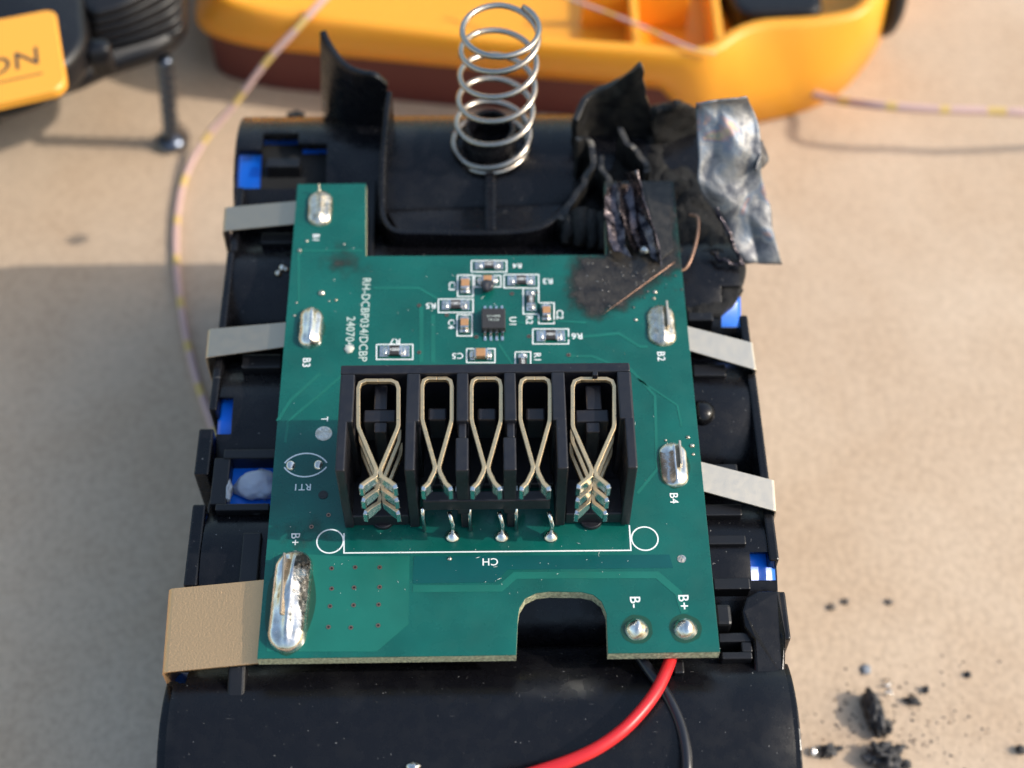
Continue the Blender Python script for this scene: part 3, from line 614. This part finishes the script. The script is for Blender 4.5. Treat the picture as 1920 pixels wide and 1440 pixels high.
def contacts(*a):
    mb = MB(); g = None
    for g, pts, zt, zb in contact(*a): mb.ribbon(pts, .45, zb, [zt]*len(pts))
    for k in range(len(mb.f)): pass
    # the flared tips are bright tin, the rest warm brass
    ncur = 0; mi = []
    per = 2+11*4
    for k in range(len(mb.f)):
        j = k % per; seg = (j-2)//4 if j >= 2 else (0 if j == 0 else 10)
        side = (j-2) % 4 if j >= 2 else 9
        mi.append(1 if (seg >= 7 and side != 2) or seg >= 10 else 0)
    o = obj('contact', mb.v, mb.f, [brass, tinm], tblk, mi=mi, bevel=.06)
    bpy.data.objects.remove(g)
for xc in (338, 1588): contacts(xc, 117 if xc < 900 else 121, 162 if xc < 900 else 152, 428, 690, 778, [(12.5, 10.9, 0), (9.7, 8.1, 0), (6.9, 5.2, 0)], 100 if xc < 900 else 88)
for xc in (679, 965, 1249): contacts(xc, 86, 150, 395, 665, 790, [(12.5, 10.6, 0)], 80)
for xc in (679, 965, 1249):                           # lower leaves, pins and their solder under the bar
    m = MB(); X = c8(xc, 700).x
    for s_, z0 in ((-1, 1.6), (1, 1.9)):
        m.ribbon([(X+s_*1.9, yf+3.0), (X+s_*1.75, yf+1.6), (X+s_*.9, yf+2.6)], .35, z0, 4.3)
    m.build('lower_leaf', mat('dull_tin', (.55, .6, .57), .3, .9), tblk, bevel=.04)
    m = MB(); m.tube([(X-1.95, yf+.3, 4.2), (X-1.95, yf+.1, 2.2), (X-1.9, yf-.3, .1)], .24, 6); m.build('contact_pin', tinm, tblk, smooth=True)
    p = c8(xc+90, 1080, .0); m = MB(); m.tube([(p.x-.3, p.y+1.2, 3.9), (p.x-.1, p.y+.6, 3.7), (p.x+.1, p.y+.3, 2.6), (p.x+.08, p.y+.2, .2)], .26, 8); m.build('contact_pin', tinm, tblk, smooth=True)
    m = MB(); m.rings([[(p.x+q*math.cos(t*math.pi/12), p.y+.2+q*math.sin(t*math.pi/12), z) for t in range(24)] for q, z in ((.85, .02), (.78, .18), (.55, .42), (.3, .75))]); m.build('contact_solder', solder, tblk, smooth=True)

# --- the charred corner
def patch(name, pts_lr, zf, m, parent, th=1.0, rough=1.0, K=26, seed=0, freq=.35, label=None, jag=0.0, kind=None, st=8):
    L, R = pts_lr; Lp = smooth_path([V((x, y, 0)) for x, y in L], st); Rp = smooth_path([V((x, y, 0)) for x, y in R], st); n = min(len(Lp), len(Rp)); vs = []
    for i in range(n):
        v = i/(n-1); l, r_ = Lp[int(i*(len(Lp)-1)/(n-1))], Rp[int(i*(len(Rp)-1)/(n-1))]
        for k in range(K+1):
            u = k/K; q = l.lerp(r_, u); p = P(q.x, q.y, zf(u, v))
            if jag and k in (0, K): p.x += jag*random.uniform(-1, 1)
            p += V((nz(p, freq, seed), nz(p, freq, seed+1), nz(p, freq, seed+2)))*rough+V((0, 0, nz(p, freq*3, seed+4)))*rough*.5+V((0, 0, nz(p, freq*9, seed+6)))*rough*.16
            vs.append(p)
    m1 = K+1; fs = [(i*m1+k, (i+1)*m1+k, (i+1)*m1+k+1, i*m1+k+1) for i in range(n-1) for k in range(K)]
    return obj(name, vs, fs, m, parent, smooth=True, solid=th, label=label, soff=0, kind=kind)
burn = empty('charred_corner', (25, 35, -5), parent=pack); burn['label'] = 'melted and charred plastic at the rear right corner'
patch('charred_crust', ([(1118, 205), (1110, 250), (1085, 330), (1056, 400), (1058, 476)], [(1310, 200), (1330, 260), (1372, 350), (1396, 430), (1392, 545)]), lambda u, v: -4.2+1.2*math.sin(u*3.1)*math.sin(v*3.1)-2*v, char, burn, 1.2, 1.3, 70, 3, freq=.3)
patch('charred_crust', ([(1225, 470), (1265, 520), (1290, 600)], [(1395, 470), (1392, 540), (1345, 600)]), lambda u, v: -4.8-1.5*v, char, burn, 1.0, .7, 30, 8)
fin([(1078, 300), (1092, 268), (1130, 258), (1180, 262), (1228, 262)], [(1076, 225), (1098, 182), (1140, 158), (1178, 138), (1203, 116), (1226, 182)], -4, charg, 'melted_fin', rough=.45, th=.9)
fin([(1225, 285), (1255, 280), (1305, 262)], [(1225, 210), (1262, 190), (1306, 205)], -5, char, 'melted_fin', rough=.8, th=1.0)
for UU, rg in (([(1080, 262, 3.5), (1108, 262, 2.5), (1112, 300, 1.0), (1092, 345, -.4), (1072, 382, -1.2), (1048, 410, -1.7)], .5), ([(1122, 290, 1), (1136, 335, .2), (1140, 380, -.5), (1128, 430, -1.5)], .6), ([(1165, 240, 2), (1180, 270, 1.5), (1200, 290, .5), (1215, 325, 0)], .8)):
    q = smooth_path([P(*p) for p in UU], 8); q = [p+V((nz(p, .6, 31), nz(p, .6, 33), nz(p, .8, 35)*.8))*rg for p in q]
    MB().ribbon([(p.x, p.y) for p in q], .8, [-9]*len(q), [p.z for p in q]).build('melted_wall', charg, burn, bevel=.25, seg=3, smooth=True)
for pts, rr in (([(1085, 400, -2), (1090, 430, -2.5), (1085, 462, -4)], [1.4, 1.2, .6]), ([(1105, 400, -2), (1110, 430, -2.5), (1112, 465, -4)], [1.2, 1.1, .6]), ([(1130, 405, -2), (1135, 440, -2.5), (1130, 468, -3.5)], [1.3, 1.1, .6]), ([(1065, 405, -2.4), (1064, 430, -3), (1060, 458, -4)], [1.0, 1.0, .5])):
    q = smooth_path([P(*p) for p in pts], 6); R_ = [rr[min(len(rr)-1, i//6)]*(1-(i % 6)/6)+rr[min(len(rr)-1, i//6+1)]*((i % 6)/6) for i in range(len(q))]
    MB().tube([p+V((nz(p, 1, 2), nz(p, 1, 3), 0))*.3 for p in q], R_, 10).build('melted_drip', charg if pts[0][0] < 1083 and pts[0][1] < 300 else char, burn, smooth=True)
def strip_foil(pts_l, pts_r, z, name, m, seed, K=3, rough=.55, label=None, parent=burn):
    o = patch(name, (pts_l, pts_r), z, m, parent, .15, rough, K, seed, .6, label=label, jag=.3, st=2)
    o.data.polygons.foreach_set('use_smooth', [False]*len(o.data.polygons)); return o
strip_foil([(1138, 348), (1133, 390), (1145, 425), (1150, 470)], [(1165, 340), (1163, 390), (1172, 430), (1178, 480)], lambda u, v: 3.4-2.6*v+1.2*abs(u-.5), 'torn_foil', dfoil, 11)
strip_foil([(1165, 345), (1160, 395), (1170, 440), (1195, 470)], [(1196, 352), (1205, 400), (1215, 440), (1235, 492)], lambda u, v: 4.0-3.2*v-1.4*math.sin(u*3), 'torn_foil', dfoil, 15)
strip_foil([(1175, 325), (1185, 350), (1198, 385), (1205, 425), (1225, 480)], [(1200, 322), (1205, 350), (1215, 390), (1228, 430), (1240, 500)], lambda u, v: 4.4-3.6*v+1.5*u, 'torn_foil', dfoil, 19)
c = P(1212, 470, .6); lump((c.x, c.y, .8), (.9, .6, .5), solder, 'solder_bead', burn, 3, .3)
# the grey heat-tinted flap standing up at the right
FL = [(1307, 196), (1306, 240), (1309, 300), (1313, 352), (1336, 396), (1362, 440), (1393, 494)]; FR = [(1400, 182), (1420, 222), (1430, 282), (1427, 330), (1441, 385), (1452, 440), (1466, 495)]
def fz(u, v): return 11.5-16*v+.5*math.sin(u*3.1)*(1-v)+.3*abs(math.sin(5*u+3.3*v+1))-.3*abs(math.sin(3*u-7*v))
fo = patch('foil_flap', (FL, FR), fz, foil, pack, .22, .3, 32, 5, .3, label='grey heat-tinted metal flap bent up at the rear right')
fo.modifiers['solid'].thickness = .2*MM
patch('foil_fold', ([(1428, 268), (1424, 290), (1418, 318)], [(1428, 262), (1440, 300), (1420, 322)]), lambda u, v: 6.8-1.5*v-2.4*u, foil, pack, .22, .2, 6, 6, .5)
for pts in ([(1345, 390, 1), (1362, 430, -.5), (1378, 465, -2), (1392, 495, -3)], [(1335, 470, -3), (1355, 492, -3.2), (1395, 497, -3.4)]):
    q = smooth_path([P(*p) for p in pts], 6); MB().tube([p+V((nz(p, 1.5, 2), nz(p, 1.5, 3), nz(p, 2, 4)))*.5 for p in q], [.22+.25*abs(nz(p, 2, 9)) for p in q], 8).build('melted_seam', dfoil, burn, smooth=True)
q = smooth_path([P(*p) for p in ((1293, 402, -1), (1308, 408, -.6), (1308, 440, -.6), (1298, 480, -.8), (1287, 502, -.9), (1276, 508, -.3))], 8)
MB().tube(q, .2, 8).build('stray_wire', copper, pack, smooth=True)
# glue in the left cut-out, solder balls, wires
c = P(482, 905, -5.2); lump((c.x, c.y, -6), (2.6, 2.0, 1.4), glue, 'glue_blob', pack, 5, .28, .8, 4); c = P(428, 918, -4.4); lump((c.x, c.y, -4.8), (.4, 1.4, .7), glue, 'glue_blob', pack, 8, .4, 1.2, 3)
for x, y, r_ in ((529, 500, .5), (521, 510, .45), (536, 502, .35), (512, 620, .4)): c = P(x, y, -3.6); lump((c.x, c.y, -3.9), (r_,)*3, solder, 'solder_bead', pack, x, .05, .8, 2)
q = smooth_path([P(*p) for p in ((1262, 1200, -3.0), (1256, 1240, -2.4), (1228, 1300, -1.2), (1180, 1358, -.6), (1128, 1398, -.6), (1075, 1424, -.9), (1012, 1446, -1.4), (930, 1470, -2))], 10)
MB().tube(q, .70, 16).build('red_wire', redm, pack, smooth=True)
q = smooth_path([P(*p) for p in ((1190, 1215, -3.2), (1215, 1254, -3.1), (1248, 1300, -3.0), (1273, 1352, -3.0), (1285, 1400, -3.0), (1289, 1450, -3.3), (1290, 1500, -4.5))], 10)
MB().tube(q, .62, 14).build('black_wire', blkw, pack, smooth=True)
# dust and lint lying on board and front row
du = MB(); rs = random.Random(11)
def zsurf(y): 
    d = y-ROWS[4]; return ZC+math.sqrt(max(0, RO*RO-d*d))
for i in range(260):
    if i < 120: 
        x = rs.uniform(-33, 34); y = rs.uniform(-46, -31.5); z = zsurf(y)+.01
        if x > 22 and rs.random() < .6: x = rs.uniform(18, 33); y = rs.uniform(-37, -31)
        s_ = rs.uniform(.06, .17)
    else:
        x = rs.uniform(-24, 24); y = rs.uniform(-28, 28); z = .07; s_ = rs.uniform(.04, .09)
        if dist_poly((x, y), op) < .5: continue
        if -17 < x < 17 and -17 < y < 1.3: y = rs.uniform(-28, -18)
        if dist_poly((x, y), op) < .5: continue
    a_ = rs.uniform(0, 6.3); l_ = s_*rs.choice((1, 1, 1.6, 3.5)); dx_, dy_ = math.cos(a_), math.sin(a_)
    k = V((x, y, z)); A_ = V((dx_, dy_, 0))*l_; B_ = V((-dy_, dx_, 0))*s_*.45
    du.add([k-A_, k+B_, k+A_, k-B_, k+V((0, 0, s_*.5))], [(0, 1, 4), (1, 2, 4), (2, 3, 4), (3, 0, 4), (3, 2, 1, 0)])
du.build('dust_specks', lint, pack, kind='stuff')

# ================================================================== coil spring on its boss
spring = MB(); N_ = 6.5; K = 32; pts = []
B0 = V((SB.x, SB.y, -3.0)); T0 = PY(943, 52, SB.y+.4)
for i in range(int(N_*K)+1):
    t = i/(N_*K); tt = t*N_
    hgt = (.03*tt if tt < 1 else .03+(tt-1)/(N_-1.9)*.94) if tt < N_-.9 else .97+.03*(tt-N_+.9)
    c = B0.lerp(T0, min(1, hgt)); r_ = 5.2-.35*t; a = -2.2+tt*2*math.pi
    c = c+V((math.sin(t*5)*.25, 0, 0))
    pts.append(c+V((math.cos(a)*r_, math.sin(a)*r_, 0)))
o = spring.tube(pts, .40, 10).build('coil_spring', steel, smooth=True)
top(o, 'silver steel coil spring standing upright in the black well behind the board', 'spring')

# ================================================================== braided wires
def braid(name, pts, r, label, n=10):
    q = smooth_path([P(*p) for p in pts], n); mb = MB(); mb.tube(q, r, 10)
    o = mb.build(name, [braidp, braidy], smooth=True); k = 0; mi = []
    L_ = 0; seg = []
    for i in range(len(q)-1): L_ += (q[i+1]-q[i]).length; seg.append(1 if (L_ % 9.0) < 2.6 else 0)
    for s_ in seg: mi += [s_]*10
    mi += [0]*(len(o.data.polygons)-len(mi)); o.data.polygons.foreach_set('material_index', mi)
    return top(o, label, 'wire', 'thin braided wires')
braid('braided_wire', [(640, -30, -25), (606, 0, -25.5), (560, 50, -28), (500, 115, -33), (440, 195, -40), (385, 262, -44.5), (348, 330, -46.8), (333, 400, -47.2), (330, 480, -47.3), (340, 580, -47.3), (360, 680, -47.3), (385, 760, -47.3), (420, 850, -47.3), (470, 930, -47.3)], .6, 'thin pink and yellow braided wire looping down along the left side of the pack')
braid('braided_wire', [(1500, 165, -44), (1560, 186, -43), (1640, 197, -38.5), (1750, 205, -37.5), (1850, 208, -37.5), (1960, 212, -37.5), (2200, 215, -40)], .75, 'pale braided wire running from the yellow case to the right edge')
braid('braided_wire', [(960, -40, -27), (1060, -5, -27.2), (1180, 40, -27), (1290, 88, -27), (1340, 100, -27.4)], .3, 'pale braided wire lying across the inside of the yellow case')

# ================================================================== yellow case half
case = empty('yellow_case', (10, 90, -48), 'open yellow plastic tool case half lying behind the pack', 'tool case')
def rounded(pts, rad, n=7):
    out = []; k = len(pts)
    for i in range(k):
        p, a_, b_ = V(pts[i]), V(pts[i-1]), V(pts[(i+1) % k]); r_ = rad[i] if isinstance(rad, list) else rad
        u, v = (a_-p).normalized(), (b_-p).normalized(); r_ = min(r_, (a_-p).length*.45, (b_-p).length*.45)
        for j in range(n+1):
            t = j/n; out.append(((p+u*r_)*(1-t)**2+p*2*t*(1-t)+(p+v*r_)*t*t))
    return out
def inset(pts, d):
    n = len(pts); out = []; area = sum(pts[i][0]*pts[(i+1) % n][1]-pts[(i+1) % n][0]*pts[i][1] for i in range(n)); s_ = 1 if area > 0 else -1
    for i in range(n):
        a_, b_ = V(pts[i-1]), V(pts[(i+1) % n]); t = (b_-a_).normalized(); out.append(V((pts[i][0]-t.y*d*s_, pts[i][1]+t.x*d*s_)))
    return out
botc = [(365, 60, -37), (470, 92, -37), (900, 133, -37), (1290, 176, -38.5), (1450, 226, -47), (1570, 186, -47), (1645, 95, -47), (1700, -60, -47)]
topc = [(388, -8, -28), (490, 26, -28), (900, 76, -28), (1335, 108, -28), (1408, 44, -27), (1540, 38, -27), (1632, 20, -27), (1690, -90, -27)]
def rr_(c, z): q = [P(*p) for p in c]; return rounded([(p.x, p.y) for p in q]+[(q[-1].x+2, 175), (q[0].x-4, 175)], [5, 8, 3, 6, 8, 8, 8, 12, 14, 14])
Bo, To = rr_(botc, 0), rr_(topc, 0)
def zlow(p): k = max(0, min(1, (p[0]-29)/10)); return -37.5-10.4*k*k*(3-2*k)
L0 = [(q.x, q.y, zlow(q)) for q in inset(Bo, 1.2)]; L1 = [(q.x, q.y, zlow(q)+.8) for q in Bo]
L2 = [(b.x*.62+t.x*.38, b.y*.6+t.y*.4-.8, zlow(b)*.55-28*.45) for b, t in zip(Bo, To)]
L3 = [(t.x, t.y, -28.8) for t in To]; L4 = [(t.x, t.y, -28) for t in inset(To, .7)]; L5 = [(t.x, t.y, -28) for t in inset(To, 2.0)]; L6 = [(t.x, t.y, -28.8) for t in inset(To, 2.6)]
L7 = [(t.x, t.y, -36.2) for t in inset(To, 3.4)]; L8 = [(t.x, t.y, -36.6) for t in inset(To, 5)]
MB().rings([L0, L1, L2, L3, L4, L5, L6, L7, L8]).build('case_shell', yell, case, smooth=True)
maroon = mat('dark_red_shade', (0.12, 0.022, 0.018), 0.5)  # shade under the case's lower edge, put into the colour of an added band
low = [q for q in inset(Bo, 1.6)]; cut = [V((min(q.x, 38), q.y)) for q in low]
MB().rings([[(q.x, q.y, z) for q in cut] for z in (-47.9, -37.3)]).build('lower_shade_band', maroon, case)
ri = MB()
for px in (1190, 1345):
    a_ = P(px, 60, -30); ri.box(a_.x-.7, a_.x+.7, a_.y-6, a_.y+45, -36.4, -28.5)
ri.box(17, 36, 103, 104.4, -36.4, -28.6)
ri.build('inner_rib', yell, case, bevel=.4)
a_ = P(1470, 22, -30); MB().prism([(p.x, p.y) for p in rounded([(a_.x-8, a_.y), (a_.x+7, a_.y), (a_.x+9, a_.y+30), (a_.x-16, a_.y+30)], 3)], -36, -30).build('black_insert', blackm, case, bevel=1.2, seg=3)
a_ = P(1695, 0, -36); lump((a_.x-1.5, a_.y+5, -38), (3, 8, 9), blackm, 'black_bumper', case, 3, .05, .8, 3)

# ================================================================== black tool housing, top left
tool = empty('black_housing', (-85, 90, -48), 'black ribbed tool housing with a yellow badge standing at the upper left', 'tool housing')
zt = -12
def tl(pts, z): return [(p.x, p.y) for p in pp(pts, z)]
body = [(-260, -200), (-260, 250), (0, 222), (62, 204), (140, 165), (175, 120), (165, 0), (150, -200)]
m = MB(); lo = rounded(tl(body, -17), [2, 2, 4, 4, 5, 5, 3, 2])
m.rings([[(q.x, q.y, z) for q in inset(lo, d)] for d, z in ((2.0, -19), (.6, -18), (0, -16.5), (0, zt-1.2), (.5, zt-.4), (1.3, zt))]); m.build('housing_body', blackm, tool, smooth=True)
bd = rounded(tl([(-200, 40), (-200, 240), (0, 192), (108, 168), (124, 150), (103, 15), (0, 35)], zt+.5), [1, 1, 1, 2, 2.2, 2, 1])
m = MB(); m.rings([[(q.x, q.y, z) for q in inset(bd, d)] for d, z in ((0, zt-1), (0, zt+.3), (.3, zt+.6))]); m.build('badge', yellb, tool, smooth=False)
bo = tool
v0, v1 = P(0, 125, zt), P(75, 103, zt); ang = math.degrees(math.atan2(v1.y-v0.y, v1.x-v0.x))
R3 = Matrix.Rotation(math.radians(ang), 3, 'Z') @ Matrix(((1, .18, 0), (0, 1, 0), (0, 0, 1)))
text('ION', 0, 0, 3.7, 0, ink, tool, 'badge_lettering', R3=R3, ctr=P(12, 122, zt+.62)+V((0, 0, 0)), weight=0.02, stretch=1.05)
q = [P(-80, 172, zt+.62), P(80, 137, zt+.62)]; MB().ribbon([(p.x, p.y) for p in q], .25, zt+.6, zt+.65).build('badge_underline', ink, tool)
for i in range(6):                                    # stacked rounded ribs to the right of the badge
    z = -13.2-i*2.0
    pts_ = [(150-2*i, -120), (152-i, 5+16*i), (172, 24+15.5*i), (235+6*i, 8+15*i), (300+8*i, -30+17*i), (345, -60+18*i), (350, -200)]
    pl = rounded([(p.x, p.y) for p in pp([(x, y) for x, y in pts_], z)]+[(-70, 150), (-95, 150)], [2, 2, 3, 8, 9, 6, 3, 3, 3], 6)
    m = MB(); m.rings([[(q.x, q.y, zz) for q in inset(pl, d)] for d, zz in ((1.3, z-1.95), (.5, z-1.5), (0, z-1.1), (0, z-.4), (.5, z))]); m.build('rib', blackm, tool, smooth=True)
m = MB(); pl = rounded([(p.x, p.y) for p in pp([(60, 190), (150, 165), (200, 140), (300, 108), (354, 66), (354, -60)], -26)]+[(-70, 150), (-110, 150)], [2, 3, 5, 6, 6, 6, 3, 3], 6)
m.rings([[(q.x, q.y, zz) for q in inset(pl, d)] for d, zz in ((2, -28), (.5, -27), (0, -25.5), (.4, -23.5))]); m.build('lower_body', blackm, tool, smooth=True)
m = MB(); pl = rounded([(p.x, p.y) for p in pp([(160, 100), (205, 92), (205, 70), (160, 70)], -14)], 1.2, 5); m.rings([[(q.x, q.y, zz) for q in inset(pl, d)] for d, zz in ((0, -19), (0, -14.5), (.4, -14))]); m.build('corner_nub', blackm, tool, smooth=True)
MB().cyl((-96, 100), 12, -47.9, -30, 28, 14).build('housing_foot', blackm, tool, bevel=1)

# screw hanging from the housing down to the table
b0 = P(322, 266, -47.3); t0 = P(309, 112, -24); t0 = PY(309, 112, b0.y-.5)
sw = MB(); n_ = 20; turns = 9; pts = []; ax = (t0-b0); ln = ax.length; d = ax.normalized(); e1 = d.orthogonal().normalized(); e2 = d.cross(e1)
rings = []; S_ = 200
for i in range(S_+1):
    s_ = .06+.94*i/S_; c = b0+ax*s_
    rings.append([c+(e1*math.cos(2*math.pi*k/n_)+e2*math.sin(2*math.pi*k/n_))*(.95+.5*abs(((s_*turns+k/n_) % 1)*2-1)) for k in range(n_)])
sw.rings(rings)
sw.rings([[b0+d*h_+(e1*math.cos(2*math.pi*k/n_)+e2*math.sin(2*math.pi*k/n_))*r_ for k in range(n_)] for h_, r_ in ((-.4, 1.6), (0, 2.4), (.5, 2.6), (1.0, 2.3), (1.6, 1.3))])
o = sw.build('screw', zinc, smooth=True, auto=1); top(o, 'long dark steel screw standing on its head below the black housing', 'screw')

# ================================================================== debris on the table, lower right
G = 'charred crumbs on the table'
def frag(px, py, rpx, rpy, hh, seed, label, m=char, rz=0, amp=.55, n=4, group=G, name='charred_fragment', cat='debris'):
    c = P(px, py, -48); k = (P(px+10, py, -48)-c).length/10; 
    o = lump((0, 0, 0), (rpx*k, rpy*k, hh), m, name, None, seed, amp, 1.3, n, smooth=False); o.data.polygons.foreach_set('use_smooth', [True]*len(o.data.polygons))
    o.rotation_euler = (0, 0, math.radians(rz)); o.location = V((c.x, c.y, -48+hh*.6))*MM
    return top(o, label, cat, group)
debris = mat('debris_char', (.085, .08, .08), .6, bump=.5, bscale=1.6, col2=(.012, .012, .013), vscale=.9)
frag(1634, 1342, 15, 42, 2.2, 3, 'largest black charred fragment, long and upright, on the table right of the pack', debris, 8, .4)
frag(1656, 1368, 14, 13, 1.4, 14, 'pointed black flake against the right side of the long charred fragment', debris, 30, .6)
frag(1655, 1424, 30, 24, 1.8, 5, 'rough dark grey clump at the bottom edge below the long fragment', debris, 0, .75)
frag(1710, 1317, 15, 6, .8, 6, 'small dark wedge-shaped crumb right of the long fragment', debris, -15, .6, 3)
frag(1552, 1411, 15, 12, 1.0, 7, 'small black crumb next to the pack near the bottom edge', debris, 10, .8, 3)
frag(1572, 1405, 9, 4, .5, 17, 'thin black sliver beside the small crumb near the bottom edge', debris, -8, .6, 3)
frag(1623, 1256, 10, 10, .3, 8, 'flat grey square flake lying above the long fragment', mat('grey_flake', (.22, .24, .27), .5, .3), 0, .25, 3)
frag(1735, 1294, 5, 7, .5, 9, 'tiny dark crumb above and right of the wedge-shaped crumb', debris, 0, .5, 3)
frag(1814, 1266, 6, 6, .4, 10, 'tiny grey crumb near the right edge above the debris', debris, 0, .5, 3)
frag(1560, 1139, 8, 6, .4, 12, 'small dark smudge-like crumb, lower of two by the latch arm', mat('faint_crumb', (.19, .155, .125), .8), 0, .5, 3)
frag(1586, 1129, 7, 6, .4, 13, 'small dark smudge-like crumb, upper of two by the latch arm', mat('faint_crumb', (.19, .155, .125), .8), 0, .5, 3)
frag(1668, 1130, 7, 6, .35, 15, 'faint lone dark crumb right of the pair by the latch arm', mat('faint_crumb', (.19, .155, .125), .8), 0, .5, 3)
frag(1913, 1408, 9, 8, .7, 16, 'dark crumb at the right edge near the bottom corner', debris, 0, .5, 3)
frag(1696, 1436, 12, 9, .8, 18, 'black crumb cut by the bottom edge right of the rough clump', debris, 0, .6, 3)
c = P(1665, 1295, -47.5); m = MB(); m.tube([V((.55*math.cos(a*.7), .3*math.sin(a*.7)+a*.12, .55+.3*math.sin(a*.5))) for a in range(22)], .12, 6)
o = m.build('solder_curl', solder, smooth=True); o.location = V((c.x, c.y-.9, -48))*MM; top(o, 'tiny silver curl of solder above the long charred fragment', 'debris')
c = P(1525, 1408, -47.5); o = lump((0, 0, 0), (.55, .7, .5), solder, 'solder_bead', None, 4, .2, .8, 3); o.location = V((c.x, c.y, -47.6))*MM; top(o, 'tiny silver bead on the table beside the front right of the pack', 'debris')
c = P(775, 1438, -3.9); o = lump((0, 0, 0), (.8, .55, .5), solder, 'solder_bead', None, 9, .2, .8, 3); o.location = V((c.x, c.y, c.z))*MM; top(o, 'tiny silver bead lying on the black front row at the bottom edge', 'debris')
cr = MB(); rs = random.Random(3)
for i in range(330):
    px = rs.gauss(1690, 95); py = rs.gauss(1365, 62)
    if px < 1500 or py > 1500: continue
    c = P(px, py, -48); s_ = rs.uniform(.06, .28)*rs.choice((.6, 1, 1.3)); cr.cur = 0 if rs.random() < .75 else 1
    cr.add([(c.x+s_, c.y, -48), (c.x-s_*rs.uniform(.3, 1), c.y+s_, -48), (c.x-s_*.5, c.y-s_*rs.uniform(.4, 1), -48), (c.x, c.y, -48+s_*.7)], [(0, 1, 3), (1, 2, 3), (2, 0, 3), (2, 1, 0)])
o = cr.build('crumbs', [debris, mat('brown_crumb', (.28, .19, .12), .8)]); o['kind'] = 'stuff'; o['label'] = 'scatter of fine charred crumbs on the table'

for o in list(bpy.data.objects):
    if 'origin_mm' in o: del o['origin_mm']
